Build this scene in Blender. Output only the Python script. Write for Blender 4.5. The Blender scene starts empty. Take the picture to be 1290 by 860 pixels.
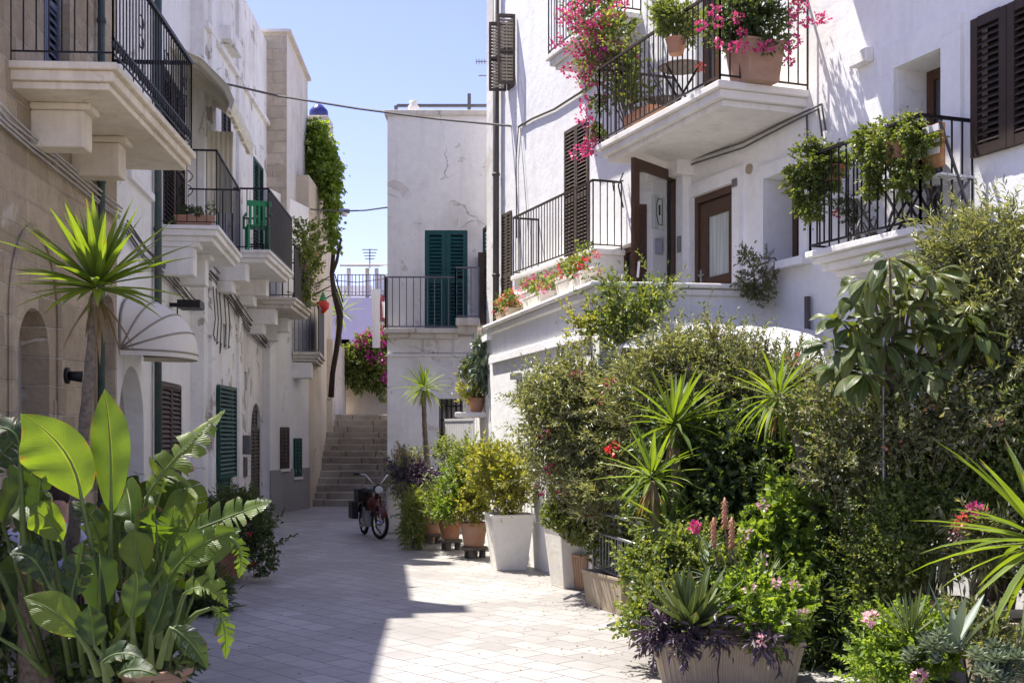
import bpy, math, random
import numpy as np
from mathutils import Vector
R = math.radians
F = 1500.0; EYE = 1.87; HY = 544.0; CX = 645.0
C = bpy.context.scene.collection
ORG = {}
def P(px, py, d): return Vector(((px-CX)/F*d, d, EYE+(HY-py)/F*d))
def G(px, py):                       # point on the flat ground
    d = F*EYE/(py-HY); return Vector(((px-CX)/F*d, d, 0))

# ---------------------------------------------------------------- objects
def tag(o, label=None, cat=None, group=None, kind=None):
    if label: o['label'] = label
    if cat: o['category'] = cat
    if group: o['group'] = group
    if kind: o['kind'] = kind
    return o
def thing(name, label, cat, loc=(0,0,0), group=None, rot=0.0, local=False):
    o = bpy.data.objects.new(name, None); C.objects.link(o)
    o.location = loc; o.rotation_euler = (0,0,rot); o.empty_display_size = .2
    ORG[o.name] = Vector((0,0,0)) if local else Vector(loc)
    return tag(o, label, cat, group)
def link(name, me, mat, parent=None, org=None):
    o = bpy.data.objects.new(name, me); C.objects.link(o)
    if mat is not None: me.materials.append(mat)
    if parent is not None:
        o.parent = parent; ORG[o.name] = ORG[parent.name]
    else:
        o.location = org or (0,0,0); ORG[o.name] = Vector(org or (0,0,0))
    return o
def build_np(name, V, FF, mat, parent=None, org=None, smooth=False):
    """V (n,3) array; FF list of (m,k) int arrays."""
    V = np.asarray(V, dtype=np.float64)
    off = ORG[parent.name] if parent is not None else Vector(org or (0,0,0))
    V = V - np.array(off)
    me = bpy.data.meshes.new(name)
    me.vertices.add(len(V)); me.vertices.foreach_set('co', V.astype(np.float32).ravel())
    loops = np.concatenate([f.ravel() for f in FF]).astype(np.int32)
    counts = np.concatenate([np.full(len(f), f.shape[1]) for f in FF]).astype(np.int32)
    starts = np.concatenate([[0], np.cumsum(counts)[:-1]]).astype(np.int32)
    me.loops.add(len(loops)); me.loops.foreach_set('vertex_index', loops)
    me.polygons.add(len(counts)); me.polygons.foreach_set('loop_start', starts)
    if smooth: me.polygons.foreach_set('use_smooth', np.ones(len(counts), dtype=bool))
    me.update(calc_edges=True); me.validate()
    return link(name, me, mat, parent, org)
def copy_thing(o, loc, rot=None, label=None, group=None, scale=None):
    c = o.copy(); C.objects.link(c); c.location = loc
    if rot is not None: c.rotation_euler = (0,0,rot)
    if scale is not None: c.scale = (scale,)*3
    if label: c['label'] = label
    if group: c['group'] = group
    for ch in list(o.children):
        d = ch.copy(); C.objects.link(d); d.parent = c
        for g in list(ch.children):
            e = g.copy(); C.objects.link(e); e.parent = d
    return c

class MB:
    def __init__(s): s.v = []; s.f = []
    def add(s, vs, fs):
        b = len(s.v); s.v += [tuple(v) for v in vs]; s.f += [tuple(i+b for i in f) for f in fs]
    def quad(s, a, b, c, d): s.add([a,b,c,d], [(0,1,2,3)])
    def para(s, o, a, b, c):          # parallelepiped: corner o, edges a b c
        o = Vector(o); a = Vector(a); b = Vector(b); c = Vector(c)
        vs = [o, o+a, o+a+b, o+b, o+c, o+a+c, o+a+b+c, o+b+c]
        s.add(vs, [(0,3,2,1),(4,5,6,7),(0,1,5,4),(1,2,6,5),(2,3,7,6),(3,0,4,7)])
    def box(s, x0,x1,y0,y1,z0,z1): s.para((x0,y0,z0),(x1-x0,0,0),(0,y1-y0,0),(0,0,z1-z0))
    def prism(s, poly, z0, z1):       # poly: plan points counter-clockwise
        n = len(poly); vs = [(p[0],p[1],z0) for p in poly]+[(p[0],p[1],z1) for p in poly]
        s.add(vs, [tuple(range(n-1,-1,-1)), tuple(range(n,2*n))]+[(i,(i+1)%n,n+(i+1)%n,n+i) for i in range(n)])
    def tube(s, pts, r, n=6, cap=True):
        pts = [Vector(p) for p in pts]; m = len(pts)
        rr = r if hasattr(r,'__len__') else [r]*m
        vs = []; prev = None
        for i,p in enumerate(pts):
            t = (pts[min(i+1,m-1)]-pts[max(i-1,0)])
            t = t.normalized() if t.length > 1e-9 else Vector((0,0,1))
            if prev is None:
                a = t.cross(Vector((0,0,1)) if abs(t.z)<.9 else Vector((1,0,0))).normalized()
            else:
                a = (prev - t*prev.dot(t)); a = a.normalized() if a.length>1e-6 else t.orthogonal().normalized()
            prev = a; b = t.cross(a)
            for k in range(n):
                q = 2*math.pi*k/n; vs.append(p+(a*math.cos(q)+b*math.sin(q))*rr[i])
        fs = [(i*n+k, i*n+(k+1)%n, (i+1)*n+(k+1)%n, (i+1)*n+k) for i in range(m-1) for k in range(n)]
        if cap: fs += [tuple(range(n-1,-1,-1)), tuple((m-1)*n+k for k in range(n))]
        s.add(vs, fs)
    def bar(s, a, b, w=.012):          # thin square bar
        a = Vector(a); b = Vector(b); t = (b-a)
        if t.length < 1e-6: return
        t.normalize(); x = t.cross(Vector((0,0,1))) if abs(t.z)<.95 else Vector((1,0,0))
        x.normalize(); y = t.cross(x)
        s.para(a-x*w/2-y*w/2, x*w, y*w, b-a)
    def lathe(s, prof, c=(0,0,0), n=24, sq=None, jit=0):
        """prof [(r,z)] bottom to top; sq: rounded-square power"""
        vs = []
        for r,z in prof:
            for k in range(n):
                q = 2*math.pi*(k+.5)/n; cx, sx = math.cos(q), math.sin(q); f = 1
                if sq: f = 1/((abs(cx)**sq+abs(sx)**sq)**(1/sq))
                vs.append((c[0]+r*f*cx, c[1]+r*f*sx, c[2]+z))
        m = len(prof)
        fs = [(i*n+k, i*n+(k+1)%n, (i+1)*n+(k+1)%n, (i+1)*n+k) for i in range(m-1) for k in range(n)]
        if prof[0][0] > 1e-4: fs.append(tuple(range(n-1,-1,-1)))
        if prof[-1][0] > 1e-4: fs.append(tuple((m-1)*n+k for k in range(n)))
        s.add(vs, fs)
    def build(s, name, mat, parent=None, org=None, smooth=False, bevel=0, weld=False):
        off = ORG[parent.name] if parent is not None else Vector(org or (0,0,0))
        me = bpy.data.meshes.new(name)
        me.from_pydata([(v[0]-off[0], v[1]-off[1], v[2]-off[2]) for v in s.v], [], s.f)
        me.update()
        if smooth: me.polygons.foreach_set('use_smooth', [True]*len(me.polygons))
        o = link(name, me, mat, parent, org)
        if bevel:
            m = o.modifiers.new('bevel','BEVEL'); m.width = bevel; m.segments = 2; m.limit_method = 'ANGLE'
        if smooth == 'auto':
            pass
        return o

# ---------------------------------------------------------------- wall frames
class Wall:
    """a vertical plane over the plan line p0-p1; n points to the street"""
    def __init__(s, a, b, plan=False):
        if plan: s.p0 = Vector((a[0],a[1])); p1 = Vector((b[0],b[1]))
        else: s.p0 = Vector(((a[0]-CX)/F*a[1], a[1])); p1 = Vector(((b[0]-CX)/F*b[1], b[1]))
        s.L = (p1-s.p0).length; s.u = (p1-s.p0)/s.L; s.n = Vector((s.u.y, -s.u.x))
    def pt(s, t, z, o=0.0):
        q = s.p0+s.u*t+s.n*o; return Vector((q.x, q.y, z))
    def S(s, px, o=0.0):
        k = (px-CX)/F; q = s.p0+s.n*o
        return (k*q.y-q.x)/(s.u.x-k*s.u.y)
    def Z(s, px, py, o=0.0):
        q = s.pt(s.S(px,o),0,o); return EYE+(HY-py)/F*q.y
    def box(s, mb, s0, s1, z0, z1, o0, o1):
        a = s.pt(s0,z0,o1); mb.para(a, s.pt(s0,z0,o0)-a, s.pt(s1,z0,o1)-a, (0,0,z1-z0))

def wall_body(W, mb, s0, s1, z0, z1, holes, rev=.22, back=4.0, top=True, div=0):
    """front with rectangular (optionally arched) holes, reveals, and the house body behind"""
    ss = sorted(set([s0,s1]+[h[0] for h in holes]+[h[1] for h in holes]))
    zs = sorted(set([z0,z1]+[h[2] for h in holes]+[h[3] for h in holes]))
    for i in range(len(ss)-1):
        for j in range(len(zs)-1):
            a,b,c,d = ss[i],ss[i+1],zs[j],zs[j+1]
            m, q = (a+b)/2, (c+d)/2
            if any(h[0]<m<h[1] and h[2]<q<h[3] for h in holes): continue
            mb.quad(W.pt(a,c),W.pt(b,c),W.pt(b,d),W.pt(a,d))
    for h in holes:
        a,b,c,d = h[:4]; r = h[5] if len(h)>5 and h[5] else rev
        arch = len(h)>4 and h[4]
        if not arch:
            mb.quad(W.pt(a,d),W.pt(b,d),W.pt(b,d,-r),W.pt(a,d,-r))
            mb.quad(W.pt(a,c),W.pt(a,d),W.pt(a,d,-r),W.pt(a,c,-r)); mb.quad(W.pt(b,c),W.pt(b,c,-r),W.pt(b,d,-r),W.pt(b,d))
        else:
            rad = (b-a)/2; rise = min(rad, arch if arch is not True else rad); zc = d-rise; N = 14; m = (a+b)/2
            pts = [(m-rad*math.cos(math.pi*k/N), zc+rise*math.sin(math.pi*k/N)) for k in range(N+1)]
            for k in range(N):
                p, q = pts[k], pts[k+1]
                mb.quad(W.pt(p[0],p[1]),W.pt(q[0],q[1]),W.pt(q[0],d),W.pt(p[0],d))
                mb.quad(W.pt(q[0],q[1]),W.pt(p[0],p[1]),W.pt(p[0],p[1],-r),W.pt(q[0],q[1],-r))
            mb.quad(W.pt(a,c),W.pt(a,zc),W.pt(a,zc,-r),W.pt(a,c,-r)); mb.quad(W.pt(b,c),W.pt(b,c,-r),W.pt(b,zc,-r),W.pt(b,zc))
        if c > z0+.01: mb.quad(W.pt(a,c),W.pt(a,c,-r),W.pt(b,c,-r),W.pt(b,c))
    B = -back
    mb.quad(W.pt(s0,z0),W.pt(s0,z1),W.pt(s0,z1,B),W.pt(s0,z0,B))
    mb.quad(W.pt(s1,z0),W.pt(s1,z0,B),W.pt(s1,z1,B),W.pt(s1,z1))
    mb.quad(W.pt(s0,z0,B),W.pt(s0,z1,B),W.pt(s1,z1,B),W.pt(s1,z0,B))
    mb.quad(W.pt(s0,z1),W.pt(s1,z1),W.pt(s1,z1,B),W.pt(s0,z1,B))
    return mb

def shutter(W, mb, s0, s1, z0, z1, o=0.0, t=.035, leaves=2, pitch=.062, st=.06, mid=True):
    """louvred leaves in the plane at offset o, thickness t outward"""
    w = (s1-s0)/leaves
    for i in range(leaves):
        a = s0+i*w+.004; b = s0+(i+1)*w-.004
        W.box(mb, a, a+st, z0, z1, o, o+t); W.box(mb, b-st, b, z0, z1, o, o+t)
        rails = [z0, z1-st] + ([z0+(z1-z0)*.46] if mid and z1-z0>1.2 else [])
        for r in rails: W.box(mb, a+st, b-st, r, r+st*1.1, o+.003, o+t-.003)
        z = z0+st*1.3
        while z < z1-st*1.3:
            if not any(r-.03 < z < r+st for r in rails[2:]):
                p = W.pt(a+st, z, o+t*.95); e = W.pt(b-st, z, o+t*.95)-p
                mb.para(p, e, W.pt(a+st, z+pitch*.75, o+.004)-p, (0,0,.009))
            z += pitch
        q = W.pt(a+st, z0+.02, o-.012)                   # dark backing seen between louvres
def panel(W, mb, s0, s1, z0, z1, o): W.box(mb, s0, s1, z0, z1, o-.02, o)

def railing(mb, pts, z, h, pitch=.115, w=.014, bot=.08, posts=True, top=.03):
    for i in range(len(pts)-1):
        a = Vector((pts[i][0],pts[i][1],z)); b = Vector((pts[i+1][0],pts[i+1][1],z)); L = (b-a).length
        if L < .02: continue
        up = Vector((0,0,1))
        mb.bar(a+up*h, b+up*h, top); mb.bar(a+up*bot, b+up*bot, w*1.3)
        n = max(1, round(L/pitch))
        for k in range(n+1):
            q = a+(b-a)*(k/n)
            if k in (0,n) and posts: mb.bar(q, q+up*h, w*1.35)
            else: mb.bar(q+up*bot, q+up*h, w)

def slab(W, mb, s0, s1, z, proj, steps):
    """stacked mouldings: steps = [(thickness, inset)] from the top down"""
    for t, ins in steps:
        W.box(mb, s0+ins, s1-ins, z-t, z-.0005, -.05, proj-ins); z -= t
# ---------------------------------------------------------------- materials
class N:
    def __init__(s, name):
        s.m = bpy.data.materials.new(name); s.m.use_nodes = True
        s.t = s.m.node_tree; s.t.nodes.clear()
        s.out = s.t.nodes.new('ShaderNodeOutputMaterial')
    def n(s, typ, **kw):
        x = s.t.nodes.new('ShaderNode'+typ)
        for k,v in kw.items():
            if k in x.inputs.keys(): x.inputs[k].default_value = v
            else: setattr(x, k, v)
        return x
    def l(s, a, b): s.t.links.new(a, b)
    def pos(s, scale=(1,1,1), swap=None):
        g = s.n('NewGeometry'); m = s.n('Mapping'); m.inputs['Scale'].default_value = scale
        s.l(g.outputs['Position'], m.inputs['Vector']); return m.outputs[0]
    def noise(s, vec, scale, detail=5, rough=.6, dist=0):
        x = s.n('TexNoise'); x.inputs['Scale'].default_value = scale; x.inputs['Detail'].default_value = detail
        x.inputs['Roughness'].default_value = rough; x.inputs['Distortion'].default_value = dist
        s.l(vec, x.inputs['Vector']); return x.outputs['Fac']
    def ramp(s, fac, stops):
        r = s.n('ValToRGB'); cr = r.color_ramp
        while len(cr.elements) > 1: cr.elements.remove(cr.elements[-1])
        for i,(p,c) in enumerate(stops):
            e = cr.elements[0] if i == 0 else cr.elements.new(p)
            e.position = p; e.color = tuple(c)+(1,) if len(c)==3 else c
        s.l(fac, r.inputs[0]); return r.outputs[0]
    def mix(s, fac, a, b, mode='MIX'):
        x = s.n('MixRGB', blend_type=mode)
        for i,v in ((0,fac),(1,a),(2,b)):
            if hasattr(v,'is_linked') or hasattr(v,'links'): s.l(v, x.inputs[i])
            else: x.inputs[i].default_value = v if i == 0 else (tuple(v)+(1,))
        return x.outputs[0]
    def bsdf(s, col, rough=.8, bump=None, bstr=.3, bdist=.02, metal=0, spec=.3, nrm=None):
        b = s.n('BsdfPrincipled')
        if hasattr(col,'links'): s.l(col, b.inputs['Base Color'])
        else: b.inputs['Base Color'].default_value = tuple(col)+(1,)
        if hasattr(rough,'links'): s.l(rough, b.inputs['Roughness'])
        else: b.inputs['Roughness'].default_value = rough
        b.inputs['Metallic'].default_value = metal; b.inputs['Specular IOR Level'].default_value = spec
        if bump is not None:
            k = s.n('Bump'); k.inputs['Strength'].default_value = bstr; k.inputs['Distance'].default_value = bdist
            s.l(bump, k.inputs['Height']); s.l(k.outputs[0], b.inputs['Normal'])
        return b
    def done(s, sh): s.l(sh.outputs[0], s.out.inputs[0]); return s.m
def g3(v): return (v,v,v)

def whitewash(name, base=(.74,.72,.69), dirt=(.42,.37,.31), amt=.5, peel=None, streak=.5, lo=.45, crack=.9):
    m = N(name); p = m.pos()
    big = m.noise(p, .55, 6, .62); st = m.noise(m.pos((2.2,2.2,.22)), 1.6, 6, .65)
    col = m.mix(m.ramp(big, [(lo,g3(0)),(.78,g3(amt))]), base, dirt)
    col = m.mix(m.ramp(st, [(.52,g3(0)),(.75,g3(streak*.55))]), col, dirt)
    fine = m.noise(p, 9, 4, .7)
    col = m.mix(m.ramp(fine, [(.35,g3(.0)),(.8,g3(.16))]), col, tuple(c*.6 for c in dirt))
    bh = m.noise(p, 3.0, 8, .65)
    ck = m.n('TexVoronoi', feature='DISTANCE_TO_EDGE'); ck.inputs['Scale'].default_value = .55
    wv = m.n('MixRGB', blend_type='ADD'); wv.inputs[0].default_value = .6; nzc = m.n('TexNoise'); nzc.inputs['Scale'].default_value = 1.8; nzc.inputs['Detail'].default_value = 8; m.l(p, nzc.inputs['Vector']); m.l(p, wv.inputs[1]); m.l(nzc.outputs['Color'], wv.inputs[2]); m.l(wv.outputs[0], ck.inputs['Vector'])
    cm = m.mix(m.ramp(m.noise(p, .9, 2), [(.5,g3(0)),(.56,g3(1))]), g3(0), m.ramp(ck.outputs['Distance'], [(.0,g3(1)),(.006,g3(0))]))
    col = m.mix(m.mix(1.0, cm, g3(crack), 'MULTIPLY'), col, tuple(c*.45 for c in dirt))
    if peel:
        pn = m.noise(p, peel[1], 8, .62, .4)
        msk = m.ramp(pn, [(peel[0],g3(0)),(peel[0]+.012,g3(.85))])
        pc = m.ramp(m.noise(p, 6, 4), [(.3,peel[2]),(.7,peel[3])])
        col = m.mix(msk, col, pc)
        bh = m.mix(msk, bh, g3(.2))
    return m.done(m.bsdf(col, .88, bh, .45, .035, spec=.15))
def stonewall(name, c1, c2, mortar, bw=.62, bh=.3, axis='Y', joints=True, plaster=None):
    m = N(name); g = m.n('NewGeometry'); sp = m.n('SeparateXYZ'); m.l(g.outputs['Position'], sp.inputs[0])
    cb = m.n('CombineXYZ'); m.l(sp.outputs[axis], cb.inputs[0]); m.l(sp.outputs['Z'], cb.inputs[1])
    wob = m.n('TexNoise'); wob.inputs['Scale'].default_value = 1.7; wob.inputs['Detail'].default_value = 5
    m.l(g.outputs['Position'], wob.inputs['Vector'])
    ad = m.n('MixRGB', blend_type='ADD'); ad.inputs[0].default_value = .09; m.l(cb.outputs[0], ad.inputs[1]); m.l(wob.outputs['Color'], ad.inputs[2])
    b = m.n('TexBrick'); b.inputs['Scale'].default_value = 1; b.inputs['Brick Width'].default_value = bw
    b.inputs['Row Height'].default_value = bh; b.inputs['Mortar Size'].default_value = .012; b.inputs['Mortar Smooth'].default_value = .6
    b.inputs['Color1'].default_value = tuple(c1)+(1,); b.inputs['Color2'].default_value = tuple(c2)+(1,); b.inputs['Mortar'].default_value = tuple(mortar)+(1,)
    m.l(ad.outputs[0], b.inputs['Vector'])
    p = m.pos(); big = m.noise(p, .8, 7, .65); fine = m.noise(p, 7, 6, .7)
    col = m.mix(m.ramp(big, [(.35,g3(0)),(.7,g3(.9))]), b.outputs['Color'], tuple(c*.6 for c in c1))
    col = m.mix(m.ramp(fine, [(.4,g3(0)),(.8,g3(.4))]), col, tuple(c*.5 for c in c2))
    if plaster:
        msk = m.ramp(m.noise(p, plaster[0], 7, .6, .3), [(plaster[1],g3(0)),(plaster[1]+.06,g3(.9))])
        col = m.mix(msk, col, plaster[2])
    h = m.mix(.35, m.noise(p, 4, 9, .7), b.outputs['Fac'], 'SUBTRACT')
    return m.done(m.bsdf(col, .92, h, .9, .07, spec=.1))
def plain(name, col, rough=.6, metal=0, var=.25, scale=6, bump=.15, spec=.3, var2=None):
    m = N(name); p = m.pos(); f = m.noise(p, scale, 5, .6)
    c = m.mix(m.ramp(f, [(.3,g3(0)),(.75,g3(1))]), col, var2 or tuple(x*(1-var) for x in col))
    return m.done(m.bsdf(c, rough, f, bump, .01, metal, spec))
def leafmat(name, cols, trans=.35, rough=.45, spec=.4, clump=1.5, tcol=None, ribs=False):
    """cols: 3-4 leaf colours picked per leaf; some light passes through the blade"""
    m = N(name); g = m.n('NewGeometry')
    n = len(cols); r = m.ramp(g.outputs['Random Per Island'], [(i/max(1,n-1), c) for i,c in enumerate(cols)])
    nz = m.noise(m.pos(), clump, 3, .6)
    col = m.mix(m.ramp(nz, [(.35,g3(0)),(.7,g3(.45))]), r, tuple(x*.55 for x in cols[0]))
    b = m.bsdf(col, rough, spec=spec)
    t = m.n('BsdfTranslucent')
    br = m.n('MixRGB', blend_type='MULTIPLY'); br.inputs[0].default_value = 1; m.l(col, br.inputs[1])
    br.inputs[2].default_value = tuple(tcol or (2.6,2.3,.8))+(1,); m.l(br.outputs[0], t.inputs['Color'])
    mx = m.n('MixShader'); mx.inputs[0].default_value = trans; m.l(b.outputs[0], mx.inputs[1]); m.l(t.outputs[0], mx.inputs[2])
    m.l(mx.outputs[0], m.out.inputs[0]); return m.m

def blademat(name, cols, trans=.4, rough=.3, tcol=(3,2.7,.5), strap=False):
    """big blades: pale midrib, side veins, bruised tips"""
    m = N(name); g = m.n('NewGeometry'); n = len(cols)
    r = m.ramp(g.outputs['Random Per Island'], [(i/max(1,n-1), c) for i,c in enumerate(cols)])
    at = m.n('Attribute', attribute_name='blade'); sp = m.n('SeparateXYZ'); m.l(at.outputs['Vector'], sp.inputs[0])
    a = m.n('Math', operation='MULTIPLY'); m.l(sp.outputs[0], a.inputs[0]); a.inputs[1].default_value = 190
    b = m.n('Math', operation='MULTIPLY_ADD'); m.l(sp.outputs[1], b.inputs[0]); b.inputs[1].default_value = -26; m.l(a.outputs[0], b.inputs[2])
    s = m.n('Math', operation='SINE'); m.l(b.outputs[0], s.inputs[0])
    nz = m.noise(m.pos(), 9, 5, .65); big = m.noise(m.pos(), 3.5, 3, .6)
    vein = m.ramp(s.outputs[0], [(.0,g3(0)),(1,g3(.28))])
    col = m.mix(vein, r, tuple(x*.55 for x in cols[-1]))
    col = m.mix(m.ramp(big, [(.35,g3(0)),(.7,g3(.55))]), col, tuple(x*.5 for x in cols[0]))
    col = m.mix(m.ramp(sp.outputs[1], [(.0,g3(.85)),(.10,g3(0))]), col, (.24,.30,.09))
    tip = m.n('Math', operation='MULTIPLY'); m.l(sp.outputs[0 if strap else 1], tip.inputs[0]); m.l(nz, tip.inputs[1])
    col = m.mix(m.ramp(tip.outputs[0], [(.52,g3(0)),(.58,g3(.9))]), col, (.16,.10,.035))
    bs = m.bsdf(col, m.ramp(nz,[(.3,g3(rough)),(.7,g3(rough+.22))]), s.outputs[0], .35, .004, spec=.45)
    t = m.n('BsdfTranslucent'); br = m.n('MixRGB', blend_type='MULTIPLY'); br.inputs[0].default_value = 1; m.l(col, br.inputs[1]); br.inputs[2].default_value = tcol+(1,); m.l(br.outputs[0], t.inputs['Color'])
    mx = m.n('MixShader'); mx.inputs[0].default_value = trans; m.l(bs.outputs[0], mx.inputs[1]); m.l(t.outputs[0], mx.inputs[2]); m.l(mx.outputs[0], m.out.inputs[0]); return m.m
M = {}
M['white'] = whitewash('whitewash', (.86,.845,.82), (.50,.46,.41), .42, streak=.6)
M['white_r'] = whitewash('whitewash_clean', (.88,.875,.87), (.62,.59,.56), .32, streak=.6, crack=.15)
M['white_old'] = whitewash('whitewash_weathered', (.87,.85,.815), (.42,.37,.31), .62, peel=(.60,1.6,(.46,.41,.34),(.33,.29,.24)), streak=.9)
M['white_end'] = whitewash('whitewash_end_house', (.84,.82,.79), (.46,.42,.37), .9, peel=(.585,1.3,(.70,.66,.60),(.52,.48,.43)), streak=.6)
M['cream'] = whitewash('cream_plaster', (.66,.57,.44), (.36,.3,.22), .6, streak=.9)
M['dado'] = whitewash('grey_dado', (.36,.345,.33), (.22,.2,.18), .6)
M['stone'] = stonewall('limestone_blocks', (.65,.535,.385), (.37,.29,.195), (.70,.62,.49), plaster=(.9,.6,(.60,.54,.44)))
M['stone_b'] = whitewash('limestone_smooth', (.80,.725,.59), (.42,.34,.24), .7, streak=.9, crack=.3)
M['tower'] = stonewall('tower_blocks', (.72,.62,.48), (.55,.46,.34), (.76,.68,.56), .5, .27, 'X', plaster=(.8,.62,(.62,.58,.52)))
M['tower_side'] = whitewash('tower_render', (.66,.62,.57), (.36,.32,.27), .8, streak=1)
M['garden'] = whitewash('garden_wall_plaster', (.62,.56,.47), (.35,.28,.2), .7, peel=(.62,1.6,(.5,.42,.3),(.36,.29,.2)), streak=1)
M['lilac'] = whitewash('lilac_plaster', (.50,.48,.66), (.4,.38,.55), .4)
M['slab'] = whitewash('balcony_slab_plaster', (.86,.835,.79), (.50,.44,.36), .45, streak=.9, crack=.15)
M['slab_old'] = whitewash('balcony_slab_weathered', (.70,.65,.57), (.25,.2,.15), .6, streak=1.3, lo=.4)
M['iron'] = plain('black_iron', (.022,.02,.022), .5, .4)
M['iron_b'] = plain('brown_iron', (.06,.043,.035), .55, .3)
M['rib'] = plain('awning_hoop', (.36,.32,.25), .6)
M['iron_g'] = plain('grey_iron', (.16,.155,.16), .5, .5)
M['galv'] = plain('galvanised_steel', (.32,.32,.33), .4, .7)
M['reed'] = plain('dark_panel', (.055,.05,.052), .7)
M['brown'] = plain('brown_shutter_paint', (.075,.05,.038), .55, var=.35)
M['brown2'] = plain('faded_brown_shutter', (.12,.093,.07), .6, var=.35)
M['dgreen'] = plain('green_shutter_paint', (.012,.075,.055), .5, var=.3)
M['teal'] = plain('teal_shutter_paint', (.012,.085,.085), .5, var=.3)
M['blue'] = plain('blue_grey_door', (.10,.12,.19), .5)
M['wood'] = plain('varnished_wood', (.105,.055,.032), .38, var=.4, scale=14)
M['wood_l'] = plain('light_wood', (.5,.3,.14), .5, var=.35)
M['wood_g'] = plain('weathered_grey_wood', (.17,.145,.125), .8, var=.45, scale=12)
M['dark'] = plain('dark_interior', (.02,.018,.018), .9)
M['pipe_g'] = plain('dark_green_pipe', (.035,.075,.07), .5, .2, var2=(.10,.10,.085))
M['pipe_b'] = plain('grey_brown_pipe', (.13,.115,.105), .5, .2)
M['cable'] = plain('cable', (.13,.12,.11), .7)
M['cable_w'] = plain('painted_cable', (.5,.47,.43), .7)
M['terra'] = plain('terracotta', (.42,.17,.085), .85, var2=(.46,.31,.22), scale=4, bump=.3)
M['terra_p'] = plain('pale_terracotta', (.42,.27,.18), .85, var2=(.31,.2,.14), scale=7, bump=.3)
M['beige'] = plain('beige_clay', (.45,.37,.27), .85, var2=(.33,.27,.19), scale=5, bump=.3)
M['planter'] = whitewash('white_planter', (.80,.78,.73), (.45,.38,.28), .4, streak=.6, crack=0)
M['plastic_w'] = plain('white_plastic', (.72,.72,.72), .4, var=.08)
M['plastic_gr'] = plain('green_plastic', (.02,.26,.09), .35, var=.15)
M['plastic_g'] = plain('grey_plastic_bin', (.2,.2,.22), .5)
M['soil'] = plain('soil', (.05,.035,.025), 1, var=.5, scale=30)
M['bark'] = plain('bark', (.25,.2,.15), .95, var=.7, scale=28, bump=1.0)
M['bark_d'] = plain('dark_bark', (.07,.05,.04), .95, var=.5, scale=20, bump=.8)
M['stem'] = plain('green_stem', (.12,.17,.05), .5, var=.4, scale=8)
M['rubber'] = plain('rubber', (.018,.018,.019), .8)
M['chrome'] = plain('chrome', (.55,.55,.55), .25, .9, var=.1)
M['red'] = plain('red_enamel', (.11,.02,.014), .45, var=.5)
M['leather'] = plain('black_vinyl', (.02,.02,.022), .45)
M['canvas'] = plain('cream_canvas', (.78,.73,.58), .85, var=.15, scale=3)
M['canvas_g'] = plain('grey_canvas', (.78,.73,.64), .85, var=.1, scale=3)
M['linen'] = leafmat('white_linen', [(.85,.85,.86),(.82,.82,.84)], .45, .9, .1, clump=.01, tcol=(1,1,1))
M['pinkcloth'] = plain('pink_cloth', (.45,.12,.16), .9)
M['skin'] = plain('skin', (.45,.26,.18), .55, var=.1)
M['hair'] = plain('dark_hair', (.03,.02,.015), .6)
M['shirt'] = plain('pale_lilac_shirt', (.55,.54,.66), .85, var=.1)
M['trousers'] = plain('dark_trousers', (.05,.05,.07), .85)
M['paint_w'] = plain('white_paint', (.72,.70,.68), .5, var=.1)
M['blue_gl'] = plain('blue_glaze', (.05,.06,.25), .3)
M['cushion'] = plain('woven_cushion', (.48,.28,.12), .9, var2=(.28,.07,.04), scale=9)
def glassmat():
    m = N('window_glass'); f = m.noise(m.pos(), 2, 3)
    b = m.bsdf(m.ramp(f, [(.3,(.05,.055,.06)),(.7,(.09,.095,.1))]), .06, spec=.9); return m.done(b)
M['glass'] = glassmat()
def doorglass():
    m = N('clear_glass'); a = m.n('BsdfTransparent'); a.inputs[0].default_value = (.92,.95,.94,1)
    g = m.n('BsdfGlossy'); g.inputs['Roughness'].default_value = .04
    fr = m.n('Fresnel'); fr.inputs[0].default_value = 1.5
    x = m.n('MixShader'); m.l(fr.outputs[0], x.inputs[0]); m.l(a.outputs[0], x.inputs[1]); m.l(g.outputs[0], x.inputs[2])
    m.l(x.outputs[0], m.out.inputs[0]); return m.m
M['clear'] = doorglass()
def curtain():
    m = N('net_curtain'); p = m.pos((14,14,.5)); w = m.noise(p, 1.2, 2)
    b = m.bsdf(m.ramp(w, [(.35,(.42,.46,.44)),(.65,(.62,.66,.64))]), .5, w, .5, .02); return m.done(b)
M['curtain'] = curtain()
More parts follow.
